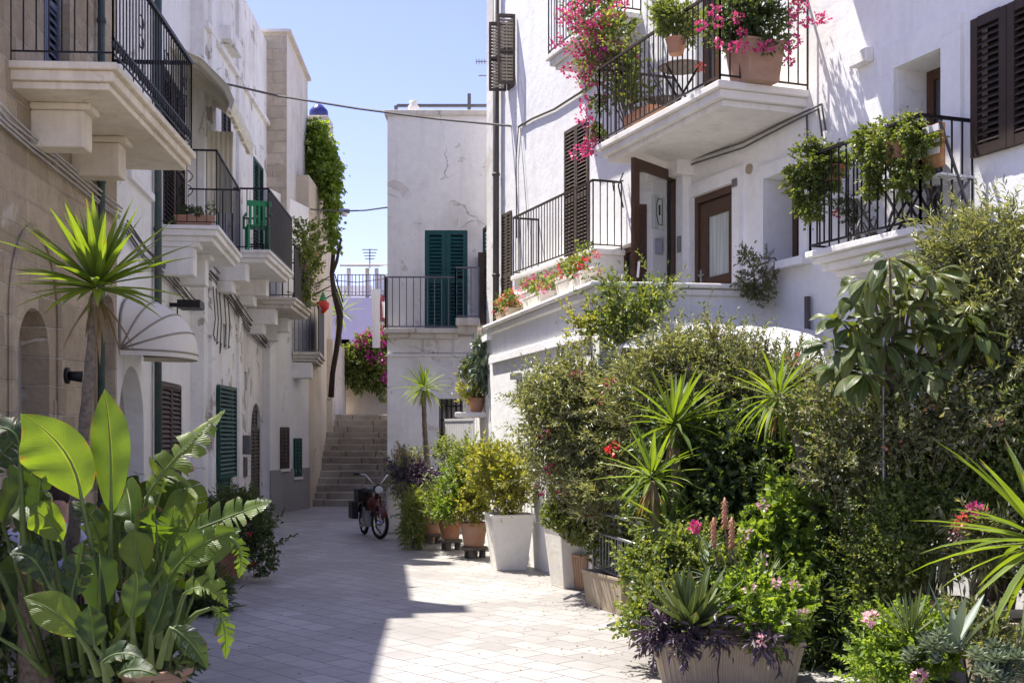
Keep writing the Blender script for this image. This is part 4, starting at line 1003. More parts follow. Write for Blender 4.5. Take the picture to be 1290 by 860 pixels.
# pipes and cables on the wall
mb = MB(); flat_pipe(WF, mb, 630.5, 0, 12, .06, .09); mb.build('drainpipe', M['pipe_b'], t, smooth=True); mb = MB(); flat_pipe(WF, mb, 1023, 0, zB3-.35, .035, .06); mb.build('drainpipe', M['pipe_b'], t, smooth=True)
mb = MB()
def wcable(mb, W, pts, o=.03, r=.012): mb.tube([W.pt(W.S(px), W.Z(px,py), o) for px,py in pts], r, 5)
wcable(mb, WF, [(655,160),(672,150),(700,138),(725,122),(748,108)], .03, .02)
wcable(mb, WF, [(655,160),(652,200),(653,300)]); wcable(mb, WF, [(657,160),(662,220),(668,300)], .03, .006)
wcable(mb, WF, [(832,222),(880,200),(940,180),(1000,150),(1040,132),(1045,165)], .05); wcable(mb, WF, [(832,226),(880,206),(940,187),(1000,156),(1036,138),(1041,175)], .05)
wcable(mb, WF, [(1019,145),(1020,172)])
mb.build('cable_run', M['cable'], t, smooth=True)

# raised terrace
WT = Wall((620,19.1),(755,13.6)); WR = Wall((755,13.6),(958,13.9)); zc_ = 3.58
gate = (WT.S(688), WT.S(712), .02, 1.95, False, .2)
mb = wall_body(WT, MB(), 0, WT.L-.001, 0, zc_-.1, [gate], back=.25)
WT.box(mb, 0, WT.L-.3, zc_-.62, zc_-.52, .002, .06)
tw = mb.build('terrace_wall', M['white_r'], t)
mb = wall_body(WR, MB(), 0, WR.L+.6, 0, zc_-.1, [], back=.25); mb.build('terrace_end_wall', M['white_r'], t)
mb = MB(); WT.box(mb, -.1, WT.L+.12, zc_-.06, zc_, -.3, .14); WT.box(mb, -.05, WT.L+.06, zc_-.15, zc_-.06, -.28, .08)
WR.box(mb, .03, WR.L+.4, zc_-.055, zc_+.002, -.3, .10); WR.box(mb, .05, WR.L+.4, zc_-.14, zc_-.062, -.28, .05); mb.build('coping', M['slab'], t, bevel=.02)
mb = MB(); poly = [WT.pt(.02,0,-.24).xy, WT.pt(WT.L,0,-.24).xy, WR.pt(WR.L+.3,0,-.24).xy, WF.pt(WF.S(985),0,-.01).xy, WF.pt(WF.S(660),0,-.01).xy]
mb.prism([tuple(p) for p in poly], zTF-.2, zTF); mb.build('terrace_floor', M['paving'], t)
WX = Wall((598,21.2),(620,19.1)); mb = wall_body(WX, MB(), 0, WX.L, 0, 3.35, [], back=.3); WX.box(mb, -.05, WX.L, 3.35, 3.45, -.35, .08); mb.build('return_wall', M['white_r'], t)
mb = MB(); WT.box(mb, gate[0], gate[1], gate[2], gate[3], -.16, -.12)
n = 7
for k in range(n): a = gate[0]+(gate[1]-gate[0])*k/n; WT.box(mb, a+.006, a+(gate[1]-gate[0])/n-.006, gate[2], gate[3], -.119, -.09)
g = mb.build('plank_gate', M['wood_g'], t)
for z in (.35,1.45): mb = MB(); WT.box(mb, gate[0]-.02, gate[0]+.3, z, z+.05, -.088, -.07); mb.build('hinge', M['iron'], g)
mb = MB(); q = WT.S(655); z = WT.Z(655,478); WT.box(mb, q-.12, q+.12, z, z+.09, 0, .12); WT.box(mb, q, q+.1, z-.35, z, 0, .05); mb.build('wall_bracket', M['galv'], t)
# ================================================================ pots, furniture, moped (single things)
def pot_round(name, label, cat, loc, r, h, mat='terra', group=None, stand=False, rim=True, fluted=False):
    t = thing(name, label, cat, loc, group, local=True); z = .0
    if stand:
        z = .17; mb = MB(); mb.lathe([(r*.95,.12),(r*1.0,.13),(r*1.0,.165),(r*.9,.17)], n=20)
        for k in range(3):
            q = 2.1*k+.3; mb.lathe([(.055,0),(.05,.12)], (r*.62*math.cos(q), r*.62*math.sin(q), 0), 8)
        mb.build('stand', M['wood_g'], t, smooth=False)
    prof = [(r*.68,z),(r*.72,z+.02),(r*.93,z+h*.82)]
    prof += [(r*1.03,z+h*.84),(r*1.05,z+h*.98),(r*1.0,z+h),(r*.90,z+h),(r*.88,z+h*.9),(0.0,z+h*.9)] if rim else [(r,z+h),(r*.9,z+h),(r*.88,z+h*.9),(0,z+h*.9)]
    mb = MB(); mb.lathe(prof[:-1], n=28); mb.build('pot_body', M[mat], t, smooth=False, bevel=.004)
    mb = MB(); mb.lathe([(r*.885,z+h*.88),(.001,z+h*.9)], n=20); mb.build('soil', M['soil'], t); return t
def pot_square(name, label, cat, loc, w0, w1, h, mat='planter', rot=0, depth=1.0, group=None, ribs=0, rimh=.03):
    """tapering rectangular planter: half widths w0 (foot), w1 (rim)"""
    t = thing(name, label, cat, loc, group, rot, local=True); mb = MB()
    def ring(w, z): d = w*depth if depth<1 else w*depth; return [(-w,-d,z),(w,-d,z),(w,d,z),(-w,d,z)]
    lv = [ring(w0,0), ring(w0,.025), ring(w1,h-rimh), ring(w1+.018,h-rimh), ring(w1+.018,h), ring(w1-.02,h), ring(w1-.03,h-.06)]
    vs = [p for l in lv for p in l]; fs = [(3,2,1,0)]
    for i in range(len(lv)-1): fs += [(4*i+k, 4*i+(k+1)%4, 4*i+4+(k+1)%4, 4*i+4+k) for k in range(4)]
    mb.add(vs, fs)
    if ribs:
        for k in range(ribs):
            x = -w0+2*w0*(k+.5)/ribs; q = w1/w0; d0 = w0*depth; d1 = w1*depth
            mb.tube([(x,-d0-.001,.03),(x*q,-d1-.001,h-rimh-.01)], .011, 6)
        nd = max(2,int(ribs*depth))
        for k in range(nd):
            y = -w0*depth+2*w0*depth*(k+.5)/nd; q = w1/w0
            for sg in (1,-1): mb.tube([(sg*w0,y,.03),(sg*w1,y*q,h-rimh-.01)], .011, 6)
    mb.build('planter_body', M[mat], t, bevel=.008)
    mb = MB(); d = (w1-.03)*depth; w = w1-.03; mb.quad((-w,-d,h-.055),(w,-d,h-.055),(w,d,h-.055),(-w,d,h-.055)); mb.build('soil', M['soil'], t); return t
def gp(px, py): g = G(px,py); return (g.x, g.y, 0)

# three terracotta pots on stands along the terrace wall
PA = [(544,684,.17,.30),(567,692,.20,.33),(597,702,.21,.36)]
labs = ['terracotta pot on a low stand, farthest of the three beside the big white planter','terracotta pot on a low stand, middle one of the row by the white planter','terracotta pot on a low stand, touching the big square white planter']
for (px,py,r,h),lb in zip(PA,labs):
    pot_round('terracotta_pot', lb, 'plant pot', gp(px,py), r, h, group='terracotta pots in a row at the terrace wall', stand=True)
pot_square('square_planter', 'large white tapered planter standing before the terrace wall, left of the plank gate', 'planter', gp(641,716), .21, .29, .76, rot=R(12))
pot_square('square_planter', 'large white tapered planter beside the metal barrier, right of the plank gate', 'planter', gp(722,738), .21, .28, .76, rot=R(20))
pot_square('trough', 'ribbed terracotta trough squeezed behind the metal barrier leg', 'planter', (gp(742,742)[0],14.3,0), .20, .25, .42, 'terra_p', R(-60), .9, ribs=9)
pot_square('trough', 'long pale clay trough behind the bars of the metal barrier', 'planter', (P(782,700,12.6).x,12.6,0), .42, .46, .38, 'beige', R(-68), .5)
# big front box
FB = P(923,808,8.6); pot_square('box_planter', 'ribbed beige box planter nearest the street, purple leaves trailing over its rim', 'planter', (FB.x,8.95,0), .47, .53, .355, 'beige', R(-3), .62, ribs=26)
# metal crowd barrier
def barrier():
    a = P(748,0,13.3); b = P(812,0,11.4); W = Wall((a.x,a.y),(b.x,b.y),True)
    t = thing('crowd_barrier', 'grey galvanised metal barrier with thin upright bars among the potted plants', 'barrier', W.pt(0,0))
    zt, zb = .99, .50
    mb = MB(); mb.tube([W.pt(.06,.1,0), W.pt(0,.25,0), W.pt(0,zt-.1,0), W.pt(.05,zt-.02,0), W.pt(.14,zt,0), W.pt(W.L,zt,0), W.pt(W.L,.1,0)], .019, 8); mb.tube([W.pt(0,zb-.12,0), W.pt(W.L,zb-.12,0)], .016, 8); mb.tube([W.pt(0,zt-.22,0), W.pt(W.L,zt-.22,0)], .016, 8)
    mb.build('frame', M['galv'], t, smooth=True)
    mb = MB(); k = .14
    while k < W.L: mb.tube([W.pt(k,zb-.12,0), W.pt(k,zt-.22,0)], .007, 5); k += .125
    mb.build('bars', M['galv'], t)
    for q in (.05,W.L-.05):
        mb = MB(); mb.tube([W.pt(q,.3,0), W.pt(q,.12,.06), W.pt(q,.02,.36)], .015, 6); mb.tube([W.pt(q,.12,-.02), W.pt(q,.02,-.2)], .015, 6); mb.build('foot', M['galv'], t, smooth=True)
barrier()
# white slatted fence beside the end house
W = Wall((562,19.9),(598,18.9)); t = thing('slatted_fence', 'low white slatted metal screen between the small yucca and the terrace wall', 'fence', W.pt(0,0))
z0, z1 = .9, W.Z(580,530); n = 12
mb = MB()
for k in range(n): a = W.L*k/n; W.box(mb, a+.004, a+W.L/n-.008, z0, z1, 0, .02)
mb.build('slats', M['paint_w'], t); mb = MB(); W.box(mb, 0, W.L, z1, z1+.04, -.01, .03); W.box(mb, 0, W.L, .75, .9, -.01, .03); W.box(mb, 0,.05,0,.75,-.01,.03); W.box(mb, W.L-.05,W.L,0,.75,-.01,.03)
mb.build('frame', M['paint_w'], t)
# low whitewashed pier by the moped, stone on it
c = P(499,0,22.2); t = thing('garden_pier', 'short crumbling whitewashed pier with a flat stone on top, beside the moped', 'pier', (c.x,22.2,0))
mb = MB(); mb.box(c.x-.17,c.x+.24,22.0,22.9,0,.92); mb.build('pier_body', M['white_old'], t, bevel=.04)
mb = MB(); mb.lathe([(.22,.0),(.27,.05),(.24,.2),(.2,.33),(.1,.37)], (c.x+.0,22.35,.92), 9); mb.build('cap_stone', M['steps'], t, smooth=True)
mb = MB(); mb.box(c.x+.24,c.x+1.6,22.1,22.8,0,1.05); mb.build('planting_bed', M['white_old'], t, bevel=.04)
# moped
def moped():
    c = P(468,0,21.3); t = thing('moped', 'small dark red moped leaning on its stand before the stone steps', 'moped', (c.x,c.y,0), rot=R(-68), local=True)
    # local x = forward
    def wheel(x, r, nm, steer=0):
        w = MB(); a = [( x+ (r-.03)*math.cos(q)*math.cos(steer), (r-.03)*math.cos(q)*math.sin(steer), r+(r-.03)*math.sin(q)) for q in [2*math.pi*k/28 for k in range(29)]]
        w.tube(a, .032, 8, cap=False); o = w.build(nm, M['rubber'], t, smooth=True)
        m = MB(); a = [( x+(r-.075)*math.cos(q)*math.cos(steer), (r-.075)*math.cos(q)*math.sin(steer), r+(r-.075)*math.sin(q)) for q in [2*math.pi*k/28 for k in range(29)]]
        m.tube(a, .016, 6, cap=False)
        for k in range(14):
            q = 2*math.pi*k/14; m.bar((x,0,r), (x+(r-.08)*math.cos(q)*math.cos(steer),(r-.08)*math.cos(q)*math.sin(steer),r+(r-.08)*math.sin(q)), .006)
        m.tube([(x-.05*math.sin(steer),-.05,r),(x+.05*math.sin(steer),.05,r)], .045, 10); m.build('rim', M['chrome'], o)
    wheel(.55,.285,'front_wheel',R(14)); wheel(-.5,.285,'rear_wheel')
    mb = MB(); mb.tube([(.36,0,.78),(.1,0,.42),(-.15,0,.33),(-.5,0,.3)], [.035,.045,.05,.03], 8); mb.tube([(-.1,0,.4),(-.28,0,.74)], .03, 8); mb.tube([(-.5,.07,.3),(-.32,.07,.66)], .014, 6); mb.tube([(-.5,-.07,.3),(-.32,-.07,.66)], .014, 6)
    mb.build('frame', M['red'], t, smooth=True)
    mb = MB(); mb.lathe([(.0,0),(.09,.03),(.11,.1),(.08,.18),(.0,.21)], (.12,0,.5), 14); mb.build('fuel_tank', M['red'], t, smooth=True)
    mb = MB(); mb.box(-.25,.06,-.11,.11,.18,.46); mb.lathe([(.09,-.06),(.09,.06)], (-.1,0,.3), 12); mb.build('engine', M['galv'], t, bevel=.02)
    mb = MB()
    for s in (1,-1): mb.tube([(.37,s*.05,.74),(.545,s*.065,.29)], [.02,.024], 8)
    mb.tube([(.33,0,.88),(.39,0,.70)], .028, 8); mb.build('fork', M['red'], t, smooth=True)
    for x,w0 in ((.55,.12),(-.5,.1)):
        mb = MB(); N_ = 10; vs = []
        for k in range(N_+1):
            q = R(20)+R(140)*k/N_
            for s in (-1,0,1): vs.append((x+(.32-abs(s)*.02)*math.cos(q), s*w0*.5, .285+(.32-abs(s)*.02)*math.sin(q)))
        mb.add(vs, [(3*k+j,3*k+j+1,3*k+4+j,3*k+3+j) for k in range(N_) for j in range(2)]); mb.build('mudguard', M['red' if x>0 else 'iron'], t, smooth=True)
    mb = MB(); N_ = 8; secs = [(-.48,.07,.80),(-.40,.115,.83),(-.28,.125,.82),(-.16,.09,.80),(-.06,.04,.79)]; vs = []
    for (x,w,z) in secs:
        for k in range(N_): q = 2*math.pi*k/N_; vs.append((x, w*math.cos(q), z+.055*math.sin(q)))
    mb.add(vs, [(i*N_+k, i*N_+(k+1)%N_, (i+1)*N_+(k+1)%N_, (i+1)*N_+k) for i in range(4) for k in range(N_)]+[tuple(range(N_-1,-1,-1)), tuple(4*N_+k for k in range(N_))]); mb.build('saddle', M['leather'], t, smooth=True)
    mb = MB(); mb.box(-.74,-.36,-.15,.15,.60,.64); mb.box(-.72,-.42,-.14,.14,.64,.84); mb.box(-.66,-.36,.14,.26,.3,.62); mb.box(-.66,-.36,-.26,-.14,.3,.62); mb.build('carrier_bag', M['leather'], t, bevel=.03)
    mb = MB()
    for s in (1,-1): mb.tube([(.33,0,.88),(.36,s*.1,1.0),(.33,s*.2,1.12),(.22,s*.30,1.13)], .012, 7)
    hb = mb.build('handlebar', M['chrome'], t, smooth=True)
    for s in (1,-1): mb = MB(); mb.tube([(.24,s*.29,1.13),(.13,s*.35,1.13)], .019, 8); mb.build('grip', M['rubber'], hb, smooth=True)
    mb = MB(); mb.tube([(.36,0,.87),(.42,0,.87),(.49,0,.865)], [.05,.085,.085], 14); hl = mb.build('headlight', M['iron'], t, smooth=True)
    mb = MB(); mb.tube([(.489,0,.865),(.497,0,.865)], [.078,.06], 14); mb.build('lens', M['plastic_w'], hl, smooth=True)
    mb = MB(); mb.tube([(-.05,0,.3),(-.1,.22,.02)], .014, 6); mb.build('kickstand', M['iron'], t)
    mb = MB(); mb.tube([(-.1,-.12,.3),(.02,-.12,.22)], .01, 6); mb.box(-.03,.07,-.2,-.1,.2,.225); mb.tube([(-.2,.1,.25),(-.7,.1,.27)], [.03,.035], 8); mb.build('pedal', M['chrome'], t)
moped()
# laundry
t = thing('laundry', 'long white sheet and small pink cloths pegged out beyond the end house', 'laundry', (P(474,0,33).x,33,0))
def cloth(px0,px1,py0,py1,d,mat,nm,sw=.02):
    mb = MB(); a = P(px0,py0,d); b = P(px1,py0,d); z1 = P(px0,py1,d).z; n = 14; vs = []
    for j in range(5):
        for i in range(n+1):
            q = i/n; vs.append((a.x+(b.x-a.x)*(q if j<1 else .12+.76*q)+sw*.5*j/4, d+sw*math.sin(i*.8+j*.4)*(.3+j*.2), a.z+(z1-a.z)*j/4))
    mb.add(vs, [(j*(n+1)+i,j*(n+1)+i+1,(j+1)*(n+1)+i+1,(j+1)*(n+1)+i) for j in range(4) for i in range(n)]); mb.build(nm, M[mat], t, smooth=True)
cloth(467,480,364,438,31,'linen','sheet'); cloth(477,485,372,405,33.2,'pinkcloth','small_cloth'); cloth(481,487,380,400,32.9,'linen','small_cloth')
mb = MB(); a = P(404,352,31.5); b = P(494,350,33.5); mb.tube([a, (a+b)/2+Vector((0,0,-.1)), b], .012, 5); a2 = P(404,366,31.5); b2 = P(492,366,33.2); mb.tube([a2,(a2+b2)/2+Vector((0,0,-.05)),b2], .008, 5); mb.build('line', M['cable'], t)
# overhead cables
def cable(pts, label, r=.013, nm='overhead_cable'):
    P3 = [P(*p) for p in pts]; out = []
    for i in range(len(P3)-1):
        for k in range(8): out.append(P3[i].lerp(P3[i+1], k/8))
    out.append(P3[-1]); mb = MB(); mb.tube(out, r, 5)
    return tag(mb.build(nm, M['cable'], None, org=tuple(P3[0])), label, 'cable')
cable([(272,103,22.8),(350,121,22.9),(450,137,22.7),(550,150,22.4),(655,160,21.9)], 'long dark cable slung across the street high between the houses', .022)
cable([(489,261,25),(460,265,26.5),(430,266,28),(380,263,30.2)], 'short cable carrying the street lamp toward the end house', .018)
cable([(372,312,28),(400,306,29.5),(424,297,31)], 'thin cable sagging beside the small balcony under the vine', .015)
c = P(434,266,27.8); t = thing('street_lamp', 'small grey lamp hung from the short cable over the alley', 'lamp', tuple(c))
mb = MB(); mb.tube([c+Vector((-.12,0,.0)), c+Vector((.12,0,.0))], [.07,.05], 10); mb.build('lamp_body', M['galv'], t); mb = MB(); mb.lathe([(.05,-.12),(.08,-.08),(.06,-.03)], c, 10); mb.build('lamp_glass', M['plastic_w'], t, smooth=True)
# roof aerial right of the end house
c = P(600,78,25.5); t = thing('roof_aerial', 'thin horizontal roof aerial poking out beside the tall right house', 'aerial', (c.x+.4,c.y,8.6))
mb = MB(); mb.bar(c, c+Vector((.9,0,0)), .03)
for k in range(7): mb.bar(c+Vector((.06*k,0,-.06)), c+Vector((.06*k,0,.06)), .015)
mb.bar(c+Vector((.05,0,-.3)), c+Vector((.9,0,-.3)), .025); mb.build('boom', M['galv'], t)
mb = MB(); mb.bar(c+Vector((.5,0,.15)), (c.x+.5,c.y,8.6), .05); mb.build('mast', M['galv'], t)
# green chair on the third house's balcony
def plastic_chair(nm, label, loc, rot, mat, cat='chair'):
    t = thing(nm, label, cat, loc, rot=rot, local=True)
    mb = MB(); mb.box(-.21,.21,-.2,.22,.42,.45); mb.build('seat', M[mat], t, bevel=.015)
    mb = MB(); 
    for k in range(5): mb.box(-.19+.08*k,-.14+.08*k,.2,.235,.45,.8)
    mb.box(-.22,.22,.2,.24,.78,.88); mb.build('backrest', M[mat], t, bevel=.012)
    for x in (-.2,.16):
        for y in (-.19,.18): mb = MB(); mb.box(x,x+.04,y,y+.04,0,.42); mb.build('leg', M[mat], t)
    for x in (-.24,.2): mb = MB(); mb.box(x,x+.04,-.2,.22,.62,.66); mb.box(x,x+.04,-.2,-.16,.42,.62); mb.build('armrest', M[mat], t, bevel=.01)
    return t
q = W3.pt(W3.S(266)+.25,zc1+.001,.78); plastic_chair('plastic_chair', 'green plastic chair on the balcony of the long white house', tuple(q), R(200), 'plastic_gr')
# furniture on the near right balcony
def folding_chair(label, loc, rot, smat, cushion=False):
    t = thing('folding_chair', label, 'chair', loc, rot=rot, local=True)
    mb = MB()
    for k in range(5): mb.box(-.2,.2,-.2+.08*k,-.13+.08*k,.43,.45)
    mb.build('seat', M[smat], t)
    mb = MB()
    for z in (.62,.72,.82): mb.box(-.19,.19,.2,.215,z,z+.06)
    mb.build('backrest', M[smat], t)
    for s in (-.2,.2): mb = MB(); mb.bar((s,-.2,0),(s,.21,.9),.02); mb.bar((s*.92,.2,0),(s*.92,-.18,.44),.02); mb.build('leg', M['iron_g'], t)
    if cushion: mb = MB(); mb.box(-.21,.21,.14,.195,.5,.9); mb.build('cushion', M['cushion'], t, bevel=.025)
    return t
def on(W, px, z, o, doff=0): q = W.pt(W.S(px,o), z+.001, o); return tuple(q)
folding_chair('folding chair with an orange woven cushion on the near right balcony', on(WF,1185,zB3,.3), R(115), 'plastic_w', True)
folding_chair('pale slatted folding chair without cushion on the near right balcony', on(WF,1112,zB3,.3), R(-60), 'plastic_w')
def bistro(label, loc, mat):
    t = thing('folding_table', label, 'table', loc, local=True)
    mb = MB(); mb.lathe([(.27,.68),(.28,.7),(.27,.715)], n=20); mb.build('table_top', M[mat], t)
    for k in range(2): mb = MB(); s = .18 if k else -.18; mb.bar((-.2,s,0),(.2,s,.68),.022); mb.bar((.2,s*.9,0),(-.2,s*.9,.68),.022); mb.build('leg', M['iron'], t)
bistro('round folding table between the two chairs on the near right balcony', on(WF,1150,zB3,.32), 'wood_g')
bistro('dark folding table on the long upper balcony beside the round bush', on(WF,858,zMB,.62), 'wood_g')
folding_chair('dark slatted folding chair at the table on the long upper balcony', on(WF,838,zMB,.55), R(80), 'wood_g')
# white canopy over the restaurant terrace
t = thing('canopy', 'bright white fabric canopy stretched behind the shrubs below the terrace', 'canopy', (2.6,12.4,0))
a,b_,c,d = P(775,436,12.9), P(1045,470,11.0), P(1030,415,12.6), P(830,404,13.45); n = 16; mb = MB(); vs = []
for j in range(7):
    for i in range(n+1):
        u,v = i/n, j/6; p = (a.lerp(b_,u)).lerp(d.lerp(c,u), v); vs.append(p+Vector((0,0,.015*math.sin(v*math.pi)+.025*abs(math.sin(u*math.pi*6))-.02)))
mb.add(vs, [(j*(n+1)+i,j*(n+1)+i+1,(j+1)*(n+1)+i+1,(j+1)*(n+1)+i) for j in range(6) for i in range(n)]); e0 = [Vector(v) for v in vs[:n+1]]; e1 = [v+Vector((0,0,-.14)) for v in e0]
cn = mb.build('fabric', M['linen'], t, smooth=True)
for p in (a,b_,c,d): mb = MB(); q = p+Vector((.05,.05,0)); mb.tube([(q.x,q.y,0), (q.x,q.y,q.z)], .025, 8); mb.build('post', M['paint_w'], t)
# grey bin and pots at the right edge
pot_square('tall_planter', 'tall smooth grey planter holding the pink oleander near the right edge', 'planter', (P(1238,0,8.6).x,8.7,0), .11, .15, .62, 'plastic_g', R(8))
pot_square('tall_planter', 'tall ribbed clay planter just left of the smooth grey planter', 'planter', (P(1195,0,9.1).x,9.1,0), .12, .15, .60, 'beige', R(5), ribs=6)
pot_square('tall_planter', 'wide pale clay planter with big yucca blades hanging over it', 'planter', (P(1290,0,8.0).x,8.1,0), .22, .27, .62, 'beige', R(10), ribs=0)
pot_round('terracotta_pot', 'broad terracotta pot under the banana plant at the kerb', 'plant pot', (P(190,0,7.9).x,8.0,0), .24, .30, 'terra_p')
pot_round('terracotta_pot', 'dull terracotta pot at the left wall beneath the flowering bush', 'plant pot', gp(290,727), .22, .40)
pot_round('terracotta_pot', 'small dark pot between the banana plant and the flowering bush', 'plant pot', (P(262,0,12.6).x,12.6,0), .18, .32, 'terra_p')
# ================================================================ plants
# ---- left: banana plant in the near corner
def banana():
    t = thing('banana_plant', 'large banana-like plant with broad torn leaves at the near left', 'plant', (P(160,0,7.9).x,8.0,0))
    L = []; LD = []; st = MB()
    base = lambda px,d: P(px,830,d)
    def leaf(b, m, e, w, d, face=(0,-1,.35), tears=0, dark=False, fold=.4, stem=None, wp=.42, dd=(0,0,0), seg=16, curl=.25, sb=0):
        P0,P1,P2 = P(*b,d+dd[0]), P(*m,d+dd[1]), P(*e,d+dd[2])
        (LD if dark else L).append(broad_leaf(P0,P1,P2,w*d/F,face,fold,tears,seg,wp,sb,curl))
        rib = [tuple((1-q)**2*P0+2*q*(1-q)*P1+q*q*P2+Vector((0,-.008,0))) for q in [k/8 for k in range(9)]]
        if stem:
            sp = P(stem[0],stem[1],d+(stem[2] if len(stem)>2 else .1)); mid = P0.lerp(sp,.5)+Vector((0,0,.03))
            st.tube([sp, mid, P0]+[Vector(r) for r in rib[1:]], [.024,.017,.012]+[.010*(1-k/9) for k in range(1,9)], 6)
        else: st.tube(rib, [.010*(1-k/10) for k in range(9)], 5)
    # leaves one can tell apart; dark ones carry shade in their colour
    leaf((103,630),(98,560),(26,521),40,7.6,(.35,-1,.1),.0,stem=(128,760),dd=(0,-.05,-.25),fold=.15,sb=-.3)
    leaf((140,648),(143,560),(132,490),25,7.7,(.15,-1,0),0,stem=(140,760),fold=.25,wp=.5)
    leaf((186,624),(215,575),(284,516),30,7.8,(-.3,-1,.4),.75,stem=(150,775),fold=.3,dd=(0,0,.2),seg=20)
    leaf((236,672),(290,650),(343,630),32,7.6,(0,-.8,.8),.6,stem=(140,820),fold=.5,seg=20)
    leaf((206,740),(235,680),(304,667),27,7.4,(-.2,-1,.3),.35,stem=(200,815),fold=.5,wp=.5)
    leaf((100,802),(75,765),(30,752),26,7.0,(.1,-1,.5),0,stem=(125,850),fold=.3)
    leaf((205,702),(215,665),(221,636),21,7.7,(.2,-1,.2),.2,stem=(185,780),fold=.3)
    leaf((180,722),(172,690),(166,668),24,7.5,(-.1,-1,.1),0,stem=(165,800),fold=.3)
    leaf((232,748),(262,725),(287,765),26,7.3,(.2,-.7,.9),.5,stem=(210,830),fold=.7,wp=.35)
    leaf((268,765),(288,772),(284,830),17,7.3,(.3,-1,.1),.9,stem=(230,790),fold=.5,seg=18)
    leaf((290,676),(312,690),(300,728),14,7.3,(.2,-1,.2),1.1,fold=.5)
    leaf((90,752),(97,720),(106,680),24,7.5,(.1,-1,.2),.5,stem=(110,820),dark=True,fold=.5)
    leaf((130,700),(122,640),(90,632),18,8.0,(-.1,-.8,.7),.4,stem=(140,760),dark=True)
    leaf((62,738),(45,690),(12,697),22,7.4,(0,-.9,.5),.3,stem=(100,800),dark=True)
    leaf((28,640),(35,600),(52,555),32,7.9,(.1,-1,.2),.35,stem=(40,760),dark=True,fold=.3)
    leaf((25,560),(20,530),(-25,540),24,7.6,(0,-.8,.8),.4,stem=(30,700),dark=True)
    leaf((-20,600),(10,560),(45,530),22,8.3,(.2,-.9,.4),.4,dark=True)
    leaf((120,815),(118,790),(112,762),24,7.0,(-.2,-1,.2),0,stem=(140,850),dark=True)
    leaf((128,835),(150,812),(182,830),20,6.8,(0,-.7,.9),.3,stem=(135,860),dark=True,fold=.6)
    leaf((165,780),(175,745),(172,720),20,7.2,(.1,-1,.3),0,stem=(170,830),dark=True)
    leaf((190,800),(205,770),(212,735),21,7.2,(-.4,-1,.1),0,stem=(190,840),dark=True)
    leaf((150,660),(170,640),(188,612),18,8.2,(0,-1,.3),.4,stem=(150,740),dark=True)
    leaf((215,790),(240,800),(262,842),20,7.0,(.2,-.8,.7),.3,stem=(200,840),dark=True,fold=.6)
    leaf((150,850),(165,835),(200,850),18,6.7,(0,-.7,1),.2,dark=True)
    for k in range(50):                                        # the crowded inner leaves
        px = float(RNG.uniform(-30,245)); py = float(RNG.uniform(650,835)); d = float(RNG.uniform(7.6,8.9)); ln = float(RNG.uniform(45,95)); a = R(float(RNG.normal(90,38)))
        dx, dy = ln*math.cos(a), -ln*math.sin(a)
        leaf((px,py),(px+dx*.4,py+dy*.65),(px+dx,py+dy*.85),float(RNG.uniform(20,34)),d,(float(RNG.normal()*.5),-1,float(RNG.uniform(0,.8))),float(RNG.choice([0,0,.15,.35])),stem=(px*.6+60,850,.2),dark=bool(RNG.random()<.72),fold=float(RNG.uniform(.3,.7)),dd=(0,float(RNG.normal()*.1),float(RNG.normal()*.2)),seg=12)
    build_leaves('leaves', L, M['lf_ban'], t)
    build_leaves('inner_leaves', LD, M['lf_ban_shade'], t)
    st.build('stem', M['stem'], t, smooth=True)
banana()
tk = P(122,366,9.0)
rosette('yucca', 'tall yucca with a knobbly trunk and bright spiky crown before the stone house', 'yucca', (tk.x,9.0,tk.z), (P(52,860,8.6).x,8.9,0), n=80, L=.72, W=.074, elev=(-14,86), droop=.22, trunk=.042, tr_mid=tuple(P(100,600,9.0)), rad0=.035, btaper=1.0)
c = P(50,0,8.2); mb = MB(); o_ = thing('palm_stump', 'thick pale ringed stump among the banana leaves in the corner', 'stump', (c.x,8.2,0))
mb.lathe([(.14*(1+.04*(k%2)), k*.06) for k in range(16)], (c.x,8.2,0), 14); mb.build('trunk', M['bark'], o_, smooth=True)
bush('ivy_tangle', 'low dark leaves around the banana plant foot', 'shrub', [BL(40,835,8.4,90,45,.4),BL(170,840,8.0,80,28,.3),BL(-10,740,8.9,50,80,.4)], 2600, .10,.05,'lf_dark', stems=6)
# flowering bush at the left wall
bl = [BL(305,665,15.2,42,45,.45), BL(280,650,15.6,40,32,.4), BL(328,690,14.9,22,34,.3)]
bush('geranium_bush', 'dark flowering bush in the terracotta pot at the left wall', 'shrub', bl, 5200, .075,.032,'lf_dark', base=(P(290,0,15.2).x,15.4,.34), flowers=[('fl_red',pick(bl,6),14,.05,.035)], cr=.11)
bl = [BL(258,760,12.4,32,38,.35), BL(240,735,12.9,24,26,.3)]
bush('spider_plant', 'dark arching plant low beside the banana leaves, in the small pot', 'plant', bl, 1800, .16,.02,'lf_dark', base=(P(262,0,12.6).x,12.6,.28))
